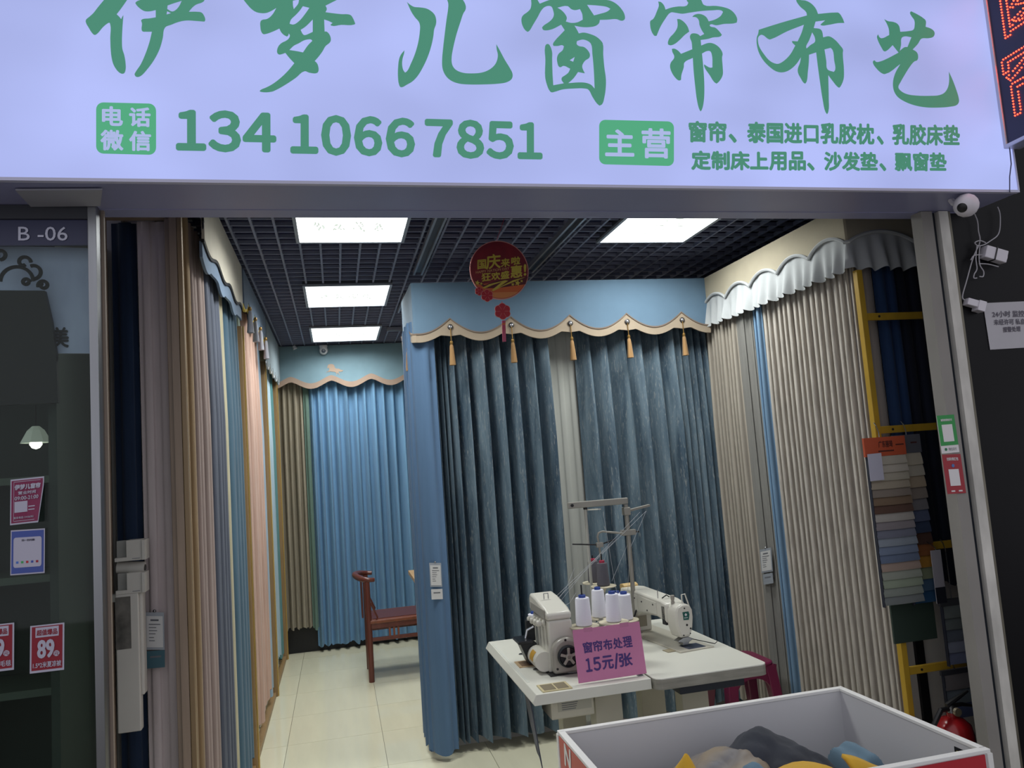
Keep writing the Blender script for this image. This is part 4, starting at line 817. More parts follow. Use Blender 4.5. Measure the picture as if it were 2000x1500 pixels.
# hanging product cards
m_cardw = mat('card_paper', (196, 196, 196), .6); m_cardp = mat('clear_sleeve', (150, 156, 164), .25); m_cprint = mat('card_print', (96, 98, 104), .7)
def hang_card(label, p, lower, lowm):
    o, u, v = p; n = u.cross(v).normalized()
    t = thing('product_card', label, 'card', o, 'plastic sleeved product cards pinned to curtains')
    MB().obox(o-u*.08-v*.08, u*1.16, v*1.2, n*.0015).build('sleeve', m_cardp, t)
    MB().obox(o+n*.0018, u, v, n*.0008).build('sheet', m_cardw, t)
    MB().lathe([(.006, 0), (.004, .004), (.001, .006)], o+u*.5+v*1.16, axis=n, n=10).build('pin', m_steel, t, smooth=True)
    for i, (a, b_, w, h) in enumerate(((.25, .84, .5, .06), (.15, .72, .7, .03), (.15, .62, .45, .025), (.15, .52, .5, .025), (.15, .42, .4, .025), (.15, .3, .3, .025), (.15, .2, .35, .025))):
        MB().obox(o+u*a+v*b_+n*.0028, u*w, v*h, n*.0004).build('print_line', m_cprint, t)
    lo, lu, lv = lower
    MB().obox(lo, lu, lv, n*.0015).build('lower_card', lowm, t)
    MB().obox(lo+lu*.2+lv*.6+n*.0018, lu*.6, lv*.1, n*.0004).build('print_line', m_cprint, t)
yk = 4.555
hang_card('white product card pinned to the plain blue booth curtain', quad(P(842, 1143, y=yk), P(862, 1143, y=yk), P(840, 1104, y=yk)), quad(P(843, 1171, y=yk), P(865, 1170, y=yk), P(842, 1151, y=yk)), m_cardw)
xk = 2.434
hang_card('grey product card pinned to the smoke grey curtain panel on right wall', quad(P(1489, 1116, x=xk), P(1508, 1113, x=xk), P(1486, 1078, x=xk)), quad(P(1492, 1142, x=xk), P(1511, 1139, x=xk), P(1490, 1122, x=xk)), m_cardp)
yk = 3.215
hang_card('grey product card with teal lower card on the mauve display curtain', quad(P(287, 1264, y=yk), P(319, 1264, y=yk), P(286, 1203, y=yk)), quad(P(286, 1306, y=yk), P(322, 1303, y=yk), P(286, 1272, y=yk)), mat('teal_card', (56, 92, 104), .6))
# ================================================================== ROUND HANGING SIGN
YD = 3.6
dk = thing('hanging_round_sign', 'round red holiday sale sign with gold lettering hanging from ceiling', 'hanging sign', P(975, 588, y=YD))
dc_ = P(975, 528, y=YD); rd = .147
m_dr = mat('sign_dark_red', (132, 24, 36), .45, c2=(96, 16, 34), vs=(9, 9, 9)); m_gl = mat('gold_print', (190, 172, 62), .5); m_or = mat('orange_print', (196, 96, 44), .5); m_flr = mat('flower_red', (168, 20, 40), .5); m_pinkrim = mat('pale_pink_rim', (206, 140, 130), .5)
MB().lathe([(rd, 0), (rd, .006)], dc_, axis=(0, -1, 0), n=64).build('rim', m_pinkrim, dk)
MB().lathe([(rd-.004, .006), (rd-.004, .0066)], dc_, axis=(0, -1, 0), n=64).build('disc', m_dr, dk)
seg = [(rd-.006)*math.cos(R(a)) for a in range(0)]
def dsh(name, poly, m, lift=.0072):
    pts = [P(q, w, y=YD) for q, w in poly]; vs, fs = fill_loops([[(p.x, p.z) for p in pts]])
    MB().add([(p.x, YD-lift, p.y) for p in vs], fs).build(name, m, dk)
def arc(a0, a1, r=rd-.006, n=14): return [(dc_.x+r*math.cos(R(a0+(a1-a0)*i/n)), dc_.z+r*math.sin(R(a0+(a1-a0)*i/n))) for i in range(n+1)]
vs, fs = fill_loops([arc(-150, -22)]); MB().add([(p.x, YD-.0069, p.y) for p in vs], fs).build('orange_field', m_or, dk)
vs, fs = fill_loops([arc(-128, -52)]); MB().add([(p.x, YD-.0071, p.y) for p in vs], fs).build('amber_field', mat('amber_print', (206, 128, 70), .5), dk)
dk_m = mat('sign_maroon', (84, 16, 30), .5)
K = 160/1043
def D(x, y): return (900+x*K, 450+y*K)
dsh('maroon_band', [D(185, 640), D(300, 700), D(470, 640), D(850, 590), D(820, 690), D(450, 740), D(300, 740)], dk_m, .0073)
def dt(s, x0, y0, x1, y1, sh, m, bo=.001, nm='lettering'):
    a = D(x0, y1); b_ = D(x1, y1+(x1-x0)*sh); c = D(x0, y0)
    text(s, *quad(P(*a, y=YD), P(*b_, y=YD), P(*c, y=YD)), m, dk, nm, bold=bo, lift=.0078)
dt('国', 212, 385, 315, 500, -.1, m_gl, .0014); dt('庆', 320, 320, 500, 500, -.1, m_gl, .002); dt('来', 508, 370, 618, 475, -.1, m_gl, .0014); dt('啦', 640, 348, 750, 445, -.1, m_gl, .0014)
dt('HAPPY NATION DAY', 188, 525, 612, 556, -.125, mat('dim_gold', (190, 140, 90), .5), .0004)
dt('狂', 262, 555, 375, 655, -.12, m_gl, .0014); dt('欢', 385, 545, 495, 640, -.12, m_gl, .0014); dt('盛', 505, 530, 612, 625, -.12, m_gl, .0014); dt('惠', 632, 460, 775, 610, -.1, m_gl, .002); dt('!', 800, 440, 826, 578, -.1, m_gl, .002)
dsh('gold_swoosh', [D(270, 735), D(360, 690), D(560, 640), D(600, 645), D(470, 735), D(660, 640), D(820, 598), D(660, 665), D(520, 720), D(410, 778), D(390, 765), D(520, 660), D(400, 700), D(300, 745)], m_gl, .0076)
def star(cx, cy, r): dsh('star', [D(cx+(r if i % 2 == 0 else r*.45)*math.sin(i*math.pi/5+.2), cy-(r if i % 2 == 0 else r*.45)*math.cos(i*math.pi/5+.2)) for i in range(10)], m_gl, .0077)
for q in ((207, 672, 36), (258, 682, 20), (658, 692, 24), (718, 675, 40), (770, 650, 20)): star(*q)
def flower(cx, cy, r, par, y=YD-.012):
    c = P(*D(cx, cy), y=y); rr = r*K*(P(1000, 528, y=YD).x-P(900, 528, y=YD).x)/100
    for i, (k, mm) in enumerate(((1.0, m_pinkrim), (.93, m_flr))):
        poly = [(rr*k*(.84+.16*abs(math.cos(3*(j/60*2*math.pi))))*math.cos(j/60*2*math.pi+.5), rr*k*(.84+.16*abs(math.cos(3*(j/60*2*math.pi))))*math.sin(j/60*2*math.pi+.5)) for j in range(60)]
        MB().prism(poly, c-Vector((0, i*.002, 0)), (1,0,0), (0,0,1), (0, .002, 0)).build('blossom' if i else 'blossom_rim', mm, par)
    for j in range(6):
        a = j*math.pi/3+.5+math.pi/6; MB().obox(c+Vector((math.cos(a)*rr*.25, -.0026, math.sin(a)*rr*.25)), Vector((math.cos(a), 0, math.sin(a)))*rr*.5, Vector((-math.sin(a), 0, math.cos(a)))*.001, (0, .0005, 0)).build('petal_line', m_pinkrim, par)
flower(235, 775, 56, dk, YD-.010); flower(335, 830, 80, dk, YD-.013); flower(532, 1030, 108, dk, YD-.004)
MB().tube([P(*D(525, 905), y=YD), P(*D(528, 930), y=YD)], .0015, 6).build('link', m_flr, dk)
a, b_, c = P(*D(532, 1418), y=YD), P(*D(576, 1416), y=YD), P(*D(522, 1150), y=YD)
MB().obox(a, b_-a, c-a, (0, -.003, 0)).build('tassel_strip', mat('pink_strip', (196, 96, 130), .5, c2=(170, 30, 60), vs=(1, 1, 9)), dk)
MB().obox(a+(c-a)*.8-Vector((0, .004, 0)), b_-a, (c-a)*.08, (0, .001, 0)).build('gold_band', m_or, dk)
cz = P(968, 437, z=ZC)
MB().tube([P(970, 470, y=YD-.003), Vector((cz.x, YD-.003, ZC-.01))], .0012, 6).build('string', m_flr, dk)
MB().lathe([(.016, 0), (.016, .008)], (cz.x, YD-.003, ZC-.016), n=14).build('ceiling_hook', mat('white_plastic', (200, 200, 205), .4), dk)
# ================================================================== SEWING TABLES
m_top = mat('white_laminate', (206, 206, 196), .4, var=.03, vs=(4, 4, 4)); m_edge = mat('grey_worn_ply_edge', (132, 130, 120), .7, var=.2, vs=(8, 8, 60)); m_cream = mat('cream_steel', (186, 182, 166), .5, var=.06); m_beigeP = mat('beige_plastic', (186, 174, 136), .5)
TZ = .76
tl = thing('sewing_table', 'white left sewing table with slanted edge under the overlock machine', 'table', (.96, 3.5, 0), 'paired sewing tables')
MB().prism([(.704, .730), (.722, .76), (1.205, .76), (1.205, .718), (.712, .718)], (0, 3.04, 0), (1,0,0), (0,0,1), (0, .985, 0)).build('tabletop', m_top, tl, bevel=.002)
MB().obox((.728, 3.22, .76), (.012, 0, 0), (0, .75, 0), (0, 0, .0008)).build('ruler_strip', mat('ruler_paper', (196, 198, 190), .6), tl)
# bead tray and wells
b0 = P(1033, 1345, z=TZ); tr = MB().box(.752, .875, 3.055, 3.155, TZ, TZ+.004).build('sewing_tray', m_beigeP, tl)
MB().box(.762, .812, 3.065, 3.145, TZ+.0035, TZ+.0045).build('tray_cell', mat('tray_shade', (112, 102, 80), .7), tr); MB().box(.818, .865, 3.065, 3.145, TZ+.0035, TZ+.0045).build('tray_cell', mat('tray_shade', (112, 102, 80), .7), tr)
w0 = P(1030, 1296, z=TZ); MB().box(w0.x-.05, w0.x+.05, w0.y-.06, w0.y+.05, TZ, TZ+.003).build('well_rim', mat('tan_plastic', (176, 150, 116), .5), tl); MB().box(w0.x-.036, w0.x+.036, w0.y-.045, w0.y+.035, TZ+.003, TZ+.0036).build('well', mat('well_brown', (110, 86, 62), .6), tl)
for q in ((1019, 1278), (1047, 1308), (1250, 1319)):
    c = P(*q, z=TZ); g = MB().lathe([(.014, 0), (.014, .003), (.010, .0035)], c, n=16).build('grommet', m_steel, tl, smooth=True); MB().lathe([(.009, .0036), (.009, .0042)], c, n=12).build('grommet_hole', m_bk, g)
cx0 = P(1160, 1380, y=3.18).x+.006; cx1 = P(1216, 1380, y=3.18).x
MB().box(cx0, cx1, 3.18, 3.26, .02, .70).build('leg_column', m_cream, tl, bevel=.004); MB().box(cx0, cx1, 3.72, 3.80, .02, .70).build('leg_column', m_cream, tl, bevel=.004)
MB().box(.80, 1.14, 3.10, 3.90, .705, .718).build('under_frame', m_cream, tl)
for yy in (3.18, 3.72): MB().box(.74, 1.18, yy, yy+.08, 0, .04).build('foot_bar', m_cream, tl)
a, b_ = P(1078, 1408, y=3.11), P(1160, 1366, y=3.11)
cb = MB().box(a.x, b_.x, 3.11, 3.27, a.z, .70).build('control_box', m_cream, tl, bevel=.006)
MB().box(a.x+.03, b_.x-.012, 3.1075, 3.1095, a.z+.03, a.z+.085).build('rating_label', mat('label_grey', (168, 166, 152), .6), cb)
rnd = random.Random(5)
for i in range(6): MB().box(a.x+.045, a.x+.045+rnd.uniform(.04, .07), 3.1065, 3.1075, a.z+.036+i*.008, a.z+.0385+i*.008).build('print_line', m_cprint, cb)
# grey cover hanging at the far left under the table
dcv = thing('dust_cover', 'folded dark grey cover hanging from left edge of the sewing table', 'cover', (.74, 3.2, .35))
def dcf(u, v): return (.715+.06*u+.03*(1-v), 3.12+.42*u, .44+.03*u+(.714-.44-.03*u)*v+.012*math.sin(u*9)*(1-v))
MB().grid(dcf, 12, 6).build('cover_cloth', cloth_mat('grey_cover', (70, 74, 86), .1), dcv, smooth=True, thick=.004)
t2 = thing('sewing_table', 'white right sewing table with worn grey edge under the lockstitch machine', 'table', (1.45, 3.5, 0), 'paired sewing tables')
po = rrect(1.212, 1.72, 3.01, 4.05, .035)
MB().prism(po, (0, 0, .717), (1,0,0), (0,1,0), (0, 0, .039)).build('table_edge', m_edge, t2); MB().prism(po, (0, 0, .756), (1,0,0), (0,1,0), (0, 0, .006)).build('tabletop', m_top, t2, bevel=.002)
q0, q1 = P(1332, 1360, y=3.3), P(1384, 1360, y=3.3)
MB().box(q0.x, q1.x, 3.30, 3.38, .02, .70).build('leg_column', m_cream, t2, bevel=.004); MB().box(q0.x, q1.x, 3.80, 3.88, .02, .70).build('leg_column', m_cream, t2, bevel=.004)
MB().box(1.25, 1.66, 3.25, 3.92, .70, .717).build('under_frame', m_cream, t2)
for yy in (3.30, 3.80): MB().box(1.24, 1.66, yy, yy+.08, 0, .04).build('foot_bar', m_cream, t2)
MB().box(1.335, 1.63, 3.06, 3.24, .672, .717).build('drawer', mat('dark_navy_drawer', (26, 32, 44), .5), t2, bevel=.004)
# ================================================================== OVERLOCK MACHINE
m_mach = mat('ivory_enamel', (202, 200, 190), .3, spec=.5); m_mgrey = mat('grey_enamel', (150, 146, 138), .3); m_dark = mat('dark_machine_metal', (44, 46, 50), .4, .6); m_chrome = mat('chrome', (200, 202, 206), .2, 1.)
OY = 3.30; ox = P(1074, 1260, y=OY).x; OW = .115
ov = thing('overlock_machine', 'ivory overlock sewing machine with round handwheel on left table', 'sewing machine', (ox+.05, 3.42, TZ))
MB().prism([(-.012, .0), (-.002, .12), (.0, .215), (.105, .215), (.115, .10), (.135, .0)], (ox, OY, TZ+.004), (1,0,0), (0,0,1), (0, .27, 0)).build('body', m_mach, ov, bevel=.008, smooth=30)
MB().prism([(OY+.002, .215), (OY+.002, .245), (OY+.05, .262), (OY+.20, .285), (OY+.30, .292), (OY+.315, .27), (OY+.315, .215)], (ox-.004, 0, TZ+.004), (0,1,0), (0,0,1), (.112, 0, 0)).build('top_cover', m_mach, ov, bevel=.010, smooth=30)
MB().box(ox-.01, ox-.003, OY+.03, OY+.27, TZ+.225, TZ+.262).build('thread_panel', m_mgrey, ov, bevel=.002)
poly = [(-.005, 0), (-.005, .085)]+[(.06-.065*math.cos(R(a)), .085+.062*math.sin(R(a))) for a in range(12, 180, 12)]+[(.125, .085), (.14, 0)]
MB().prism(poly, (ox+.004, OY-.045, TZ+.004), (1,0,0), (0,0,1), (0, .05, 0)).build('wheel_housing', m_mgrey, ov, bevel=.012, smooth=30)
hc = P(1110, 1282, y=OY-.055)
hw = MB().lathe([(.046, 0), (.046, .010), (.040, .014), (.036, .008)], hc+Vector((0, .006, 0)), axis=(0, -1, 0), n=32).build('handwheel', m_dark, ov, smooth=True)
for i in range(5):
    a = i*2*math.pi/5+.3; d = Vector((math.cos(a), 0, math.sin(a))); e = Vector((-math.sin(a), 0, math.cos(a)))
    MB().obox(hc+d*.011-e*.006-Vector((0, .004, 0)), d*.026, e*.012, (0, -.008, 0)).build('spoke', m_mgrey, hw, bevel=.002)
MB().lathe([(.014, .004), (.014, .014), (.008, .016), (.007, .010)], hc, axis=(0, -1, 0), n=16).build('hub', m_mgrey, hw, smooth=True)
for q in ((1104, 1250), (1089, 1307)):
    MB().lathe([(.005, 0), (.005, .003)], P(*q, y=OY-.046), axis=(0, -1, 0), n=10).build('screw_hole', m_bk, ov)
MB().tube([(ox-.026, OY+.01, TZ+.050), (ox-.026, OY+.15, TZ+.050)], .042, 20).build('looper_cover', m_mach, ov, smooth=True)
lc = Vector((ox-.026, OY+.05, TZ+.050)); MB().grid(lambda u, v: lc+Vector((-.0426*math.cos(R(-5+60*v)), .06*u, .0426*math.sin(R(-5+60*v)))), 2, 6, flip=True).build('warning_label', mat('amber_label', (176, 134, 40), .5), ov)
MB().box(ox-.105, ox-.035, OY+.15, OY+.27, TZ+.10, TZ+.114).build('cloth_plate', mat('black_cloth_plate', (36, 38, 44), .25, .3), ov, bevel=.003)
MB().prism([(-.095, .10), (-.02, .10), (-.01, .01), (-.06, .01)], (ox, OY+.155, TZ), (1,0,0), (0,0,1), (0, .09, 0)).build('lower_frame', m_dark, ov, bevel=.003)
MB().box(ox-.05, ox-.012, OY+.20, OY+.235, TZ+.10, TZ+.19).build('presser_arm', m_dark, ov, bevel=.003); MB().tube([(ox-.06, OY+.20, TZ+.115), (ox-.05, OY+.2, TZ+.15), (ox-.02, OY+.19, TZ+.165)], .006, 8).build('presser_bar', m_chrome, ov, smooth=True)
for i in range(4):
    c = Vector((ox-.004, OY+.05+.055*i, TZ+.205-.004*i)); k = MB().lathe([(.012, 0), (.015, .008), (.006, .012), (.013, .02), (.014, .034), (.010, .038)], c, axis=(-1, 0, 0), n=16).build('tension_knob', m_mach, ov, smooth=True)
MB().tube([(ox+.03, OY+.16, TZ+.285), (ox+.03, OY+.16, TZ+.31), (ox+.05, OY+.16, TZ+.31), (ox+.05, OY+.16, TZ+.285)], .0025, 6).build('thread_guide', m_chrome, ov)
MB().box(ox-.02, ox+.15, OY-.05, OY+.29, TZ+.0025, TZ+.005).build('base_gasket', m_bk, ov)
# clippers on the table
c = P(1114, 1312, z=TZ+.006); cp = thing('thread_clippers', 'small steel thread clippers beside the overlock handwheel', 'clippers', (c.x, c.y, TZ))
for s in (-1, 1): MB().prism([(-.05, s*.004), (-.01, s*.012), (.03, s*.005), (.055, 0), (.03, s*.001), (-.05, s*.001)], (c.x, c.y, TZ+.001), (.9, -.4, 0), (.4, .9, 0), (0, 0, .006)).build('blade', m_chrome, cp)
MB().lathe([(.008, 0), (.008, .009)], (c.x-.045, c.y+.02, TZ+.001), n=12).build('spring', m_steel, cp)
# ================================================================== LOCKSTITCH MACHINE
LY = 3.40; lx = P(1333, 1210, y=LY).x; ZA = P(1310, 1178, y=LY+.08).z; TZ2 = .762
ls = thing('lockstitch_machine', 'white lockstitch sewing machine with green badge on right table', 'sewing machine', (lx, 3.65, TZ2))
MB().box(lx-.075, lx+.105, LY-.06, LY+.50, TZ2, TZ2+.006).build('bed_plate', mat('bed_enamel', (188, 184, 170), .35), ls, bevel=.002)
MB().box(lx-.02, lx+.07, LY-.045, LY+.035, TZ2+.006, TZ2+.008).build('needle_plate', mat('blue_steel_plate', (92, 98, 116), .3, .6), ls)
MB().box(lx-.115, lx-.07, LY-.02, LY+.03, TZ2+.0005, TZ2+.003).build('bed_hinge', mat('hinge_tan', (150, 140, 116), .5), ls)
x0, x1 = lx-.052, lx+.050
arm = [(LY+.07, ZA), (LY+.12, ZA+.012), (LY+.44, ZA+.028), (LY+.53, ZA+.02), (LY+.535, TZ2+.02), (LY+.535, TZ2+.005), (LY+.40, TZ2+.005), (LY+.40, TZ2+.10), (LY+.375, ZA-.10), (LY+.33, ZA-.082), (LY+.17, ZA-.072), (LY+.07, ZA-.09)]
MB().prism(arm, (x0, 0, 0), (0,1,0), (0,0,1), (x1-x0, 0, 0)).build('arm', m_mach, ls, bevel=.010, smooth=30)
MB().prism([(LY+.16, ZA-.062), (LY+.16, ZA-.005), (LY+.33, ZA+.004), (LY+.33, ZA-.066)], (x0-.003, 0, 0), (0,1,0), (0,0,1), (.004, 0, 0)).build('side_cover', m_mach, ls, bevel=.0015)
MB().prism([(LY+.345, ZA-.068), (LY+.345, ZA+.004), (LY+.52, ZA+.010), (LY+.52, ZA-.12), (LY+.42, ZA-.12)], (x0-.003, 0, 0), (0,1,0), (0,0,1), (.004, 0, 0)).build('side_cover', m_mach, ls, bevel=.0015)
text('ZOJE', (x0-.003, LY+.47, ZA-.045), (0, -.085, 0), (0, 0, .020), mat('brand_print', (50, 50, 56), .5), ls, 'maker_name', bold=.0006, lift=.0012)
for yy, zz in ((LY+.19, ZA-.018), (LY+.30, ZA-.02), (LY+.37, ZA-.012), (LY+.50, ZA-.005), (LY+.5, ZA-.1), (LY+.25, ZA-.055)): MB().lathe([(.004, 0), (.004, .002)], (x0-.003, yy, zz), axis=(-1, 0, 0), n=8).build('screw', m_bk, ls)
hz = ZA-.0
face = [(-.030, -.146), (.022, -.146), (.040, -.105), (.047, -.06), (.046, -.025), (.034, -.004), (.014, .004), (-.014, .004), (-.034, -.004), (-.046, -.025), (-.048, -.06), (-.044, -.10)]
MB().prism(face, (lx, LY, hz), (1,0,0), (0,0,1), (0, .085, 0)).build('head', m_mach, ls, bevel=.008, smooth=30)
MB().prism([(a*.86, -.080+(b_+.084)*.90) for a, b_ in face], (lx, LY-.004, hz), (1,0,0), (0,0,1), (0, .006, 0)).build('face_plate', m_mach, ls, bevel=.003)
MB().prism([(-.012, -.066), (.016, -.068), (.022, -.044), (.018, -.030), (-.014, -.030), (-.012, -.05)], (lx+.002, LY-.0055, hz), (1,0,0), (0,0,1), (0, .002, 0)).build('green_badge', mat('green_badge_enamel', (14, 84, 76), .4), ls)
for q in range(4): MB().lathe([(.0032, 0), (.0032, .0006)], (lx+.004+.0034*math.cos(q*math.pi/2), LY-.0056, hz-.043+.0034*math.sin(q*math.pi/2)), axis=(0, -1, 0), n=10).build('badge_petal', m_wp, ls)
MB().box(lx-.006, lx+.013, LY-.0062, LY-.0056, hz-.058, hz-.0555).build('badge_line', m_wp, ls)
for a, b_, r in ((.0, -.014, .0035), (.006, -.090, .005), (.024, -.108, .0045), (-.016, -.134, .0035), (.02, -.130, .003)): MB().lathe([(r, 0), (r, .002)], (lx+a, LY-.004, hz+b_), axis=(0, -1, 0), n=10).build('screw', m_bk, ls)
MB().tube([(lx+.012, LY+.03, hz), (lx+.012, LY+.03, hz+.042), (lx+.030, LY+.03, hz+.044), (lx+.056, LY+.03, hz-.04), (lx+.056, LY+.03, hz-.075), (lx+.044, LY+.03, hz-.085)], .0032, 8).build('take_up_guard', m_mach, ls, smooth=True)
MB().lathe([(.009, 0), (.009, .012), (.007, .014), (.010, .03), (.010, .042)], (lx-.02, LY+.06, hz-.002), n=12).build('pressure_screw', m_mgrey, ls, smooth=True)
MB().tube([(lx-.04, LY+.16, hz), (lx-.04, LY+.16, hz+.055)], .002, 6).build('spool_pin', m_chrome, ls); MB().tube([(lx-.03, LY+.14, hz+.016), (lx-.01, LY+.13, hz+.03), (lx+.01, LY+.14, hz+.018)], .003, 6).build('top_guide', m_dark, ls)
MB().prism([(0, 0), (.05, -.002), (.05, .03), (.02, .036), (0, .026)], (x0+.01, LY+.50, ZA+.004), (0,1,0), (0,0,1), (.085, 0, 0)).build('rear_cap', mat('tan_cap', (190, 162, 108), .5), ls, bevel=.004)
MB().lathe([(.06, 0), (.064, .006), (.064, .022), (.055, .03)], (lx, LY+.535, ZA-.04), axis=(0, 1, 0), n=28).build('handwheel', m_dark, ls, smooth=True)
MB().box(lx-.052, lx-.022, LY+.085, LY+.12, ZA-.10, ZA-.01).build('tension_unit', m_dark, ls, bevel=.004)
MB().tube([(lx+.0, LY+.04, hz-.14), (lx+.0, LY+.04, TZ2+.028)], .004, 8).build('presser_bar', m_chrome, ls); MB().tube([(lx-.012, LY+.035, hz-.14), (lx-.012, LY+.035, TZ2+.012)], .002, 6).build('needle_bar', m_chrome, ls)
MB().prism([(-.04, .024), (-.01, .038), (.02, .038), (.045, .026), (.02, .016), (.014, .004), (-.014, .004), (-.016, .016)], (lx, LY+.01, TZ2+.008), (1,0,0), (0,0,1), (0, .04, 0)).build('presser_foot', m_steel, ls, bevel=.002)
MB().tube([(lx+.03, LY+.03, TZ2+.035), (lx+.11, LY-.06, TZ2+.016), (lx+.118, LY-.068, TZ2+.026)], .002, 6).build('edge_guide', m_bk, ls)
MB().box(lx-.045, lx+.02, LY+.3985, LY+.40, TZ2+.03, TZ2+.085).build('rating_plate', mat('worn_plate', (140, 134, 118), .5, .3), ls)
MB().tube([(x0-.004, LY+.36, ZA-.07), (x0-.012, LY+.37, ZA-.10), (x0-.016, LY+.42, ZA-.13), (x0-.012, LY+.45, TZ2+.08), (x0-.008, LY+.43, TZ2+.006)], .0045, 8).build('control_lead', m_dark, ls, smooth=True)
ls.rotation_euler.z = R(7); ls.location.x -= .018
# ================================================================== THREAD STAND AND CONES
YS = 3.78
st = thing('thread_stand', 'tall grey steel thread stand with cross arms between the two machines', 'thread stand', (1.3, YS, TZ))
m_st = mat('grey_stand_paint', (150, 148, 140), .4, .3)
pa_, pb_ = P(1222, 985, y=YS), P(1143, 992, y=YS)
base = Vector((pa_.x+.0, YS, TZ+.002))
MB().tube([base, (pa_.x, YS, pa_.z)], .0115, 12).build('pole', m_st, st, smooth=True); MB().lathe([(.03, 0), (.03, .006), (.014, .03)], base, n=16).build('pole_foot', m_st, st, smooth=True)
MB().tube([(pb_.x, YS, TZ+.002), (pb_.x, YS, pb_.z)], .0075, 10).build('thin_pole', mat('pale_pole', (176, 176, 168), .4), st, smooth=True); MB().lathe([(.025, 0), (.025, .006), (.01, .02)], (pb_.x, YS, TZ+.002), n=16).build('pole_foot', m_st, st, smooth=True)
a, b_ = P(1110, 988, y=YS-.012), P(1227, 978, y=YS-.012)
MB().obox(a-Vector((0, 0, .016)), b_-a, (0, .022, 0), (0, 0, .032)).build('top_beam', m_st, st, bevel=.004); MB().lathe([(.008, 0), (.008, .004)], a+Vector((.02, 0, 0)), axis=(0, -1, 0), n=12).build('beam_bolt', m_bk, st)
MB().obox(pa_+Vector((-.018, -.02, -.055)), (.036, 0, 0), (0, .04, 0), (0, 0, .04)).build('beam_clamp', m_st, st, bevel=.004)
MB().lathe([(.010, 0), (.010, .035)], pb_+Vector((0, 0, -.008)), n=10).build('beam_knob', m_bk, st)
a, b_ = P(1228, 1000, y=YS), P(1270, 989, y=YS+.02)
MB().obox(a, b_-a, (0, .03, 0), (0, 0, .01)).build('guide_arm', m_st, st)
a, b_ = P(1146, 997, y=YS), P(1168, 996, y=YS-.12); MB().obox(a, b_-a, (.015, 0, 0), (0, 0, .006)).build('guide_arm', m_mach, st)
j = P(1224, 1040, y=YS); MB().obox(j+Vector((-.03, -.018, -.014)), (.075, 0, 0), (0, .036, 0), (0, 0, .028)).build('rod_clamp', m_st, st, bevel=.003)
MB().tube([P(1248, 1038, y=YS-.01), P(1232, 1039, y=YS-.01)], .005, 8).build('rod_end', m_bk, st)
MB().tube([j+Vector((-.03, -.02, 0)), P(1176, 1038, y=YS-.02), P(1169, 1041, y=YS-.02), P(1167, 1048, y=YS-.02), P(1170, 1064, y=YS-.02), P(1176, 1110, y=YS-.02)], .0055, 10).build('bent_rod', m_st, st, smooth=True)
k = P(1171, 1064, y=YS-.02); MB().obox(k+Vector((-.018, -.012, -.012)), (.036, 0, 0), (0, .024, 0), (0, 0, .024)).build('rod_clamp', m_st, st, bevel=.003)
MB().tube([k, P(1118, 1063, y=YS-.02)], .0035, 8).build('cross_rod', m_bk, st); MB().tube([k, P(1200, 1054, y=YS-.02)], .0035, 8).build('cross_rod', m_bk, st)
m_tray = mat('tray_ivory', (196, 188, 164), .5)
def spool_plate(q, y, r):
    c = P(*q, y=y); p = MB().lathe([(.006, -.03), (.010, -.02), (.02, -.008), (r, -.004), (r, .0), (.001, .001)], c, n=28).build('spool_plate', m_tray, st, smooth=30); return c
m_wth = mat('white_thread', (222, 222, 232), .8, bump=.25, bs=(20, 20, 900)); m_gth = mat('grey_thread', (82, 80, 88), .8, bump=.4, bs=(20, 20, 500)); m_bcap = mat('blue_cone_cap', (40, 66, 140), .4); m_rcap = mat('red_cone_cap', (168, 40, 70), .4)
def cone(label, q, y, r0, r1, h, m, mc, plate=.07, pin=0.):
    c = spool_plate(q, y, plate)+Vector((0, 0, .002))
    t = thing('thread_cone', label, 'thread cone', c, 'thread cones on the stand')
    MB().lathe([(r0*.9, 0), (r0, .004), (r1, h-.004), (r1*.92, h), (r1*.5, h+.001)], c, n=28).build('wound_thread', m, t, smooth=30)
    MB().lathe([(r1*.52, h), (r1*.52, h+.012), (r1*.3, h+.014), (r1*.28, h+.004)], c, n=18).build('cone_cap', mc, t, smooth=30)
    if pin: MB().tube([c+Vector((0, 0, h)), c+Vector((0, 0, h+pin))], .0035, 8).build('spool_pin', m_dark, st)
    d = Vector((1.12, YS-.2, c.z-.02))
    return c
cones = [cone('front left white thread cone with a bare spindle above it', (1141, 1222), 3.30, .036, .031, .118, m_wth, m_bcap, .066, .055),
         cone('front right white thread cone behind the pink sign', (1199, 1214), 3.30, .034, .029, .118, m_wth, m_bcap, .066),
         cone('white thread cone standing behind the front left one', (1171, 1205), 3.56, .036, .029, .125, m_wth, m_bcap, .062),
         cone('small white thread cone next to the lockstitch machine', (1222, 1210), 3.50, .036, .032, .115, m_wth, m_bcap, .062),
         cone('left dark grey thread cone with red cap', (1161, 1137), 3.86, .032, .027, .105, m_gth, m_rcap, .062, .03),
         cone('right dark grey thread cone with red cap', (1179, 1144), 3.66, .032, .026, .108, m_gth, m_rcap, .062, .045)]
c4 = P(1205, 1195, y=3.68); t = thing('thread_cone', 'white thread cone half hidden between the other white cones', 'thread cone', P(1207, 1205, y=3.70), 'thread cones on the stand')
c = spool_plate((1208, 1207), 3.70, .05)+Vector((0, 0, .002)); MB().lathe([(.03, 0), (.033, .004), (.028, .118), (.015, .119)], c, n=24).build('wound_thread', m_wth, t, smooth=30); MB().lathe([(.014, .119), (.014, .13), (.008, .131)], c, n=14).build('cone_cap', m_bcap, t)
cones.append(c)
hub = Vector((1.165, 3.50, 0))
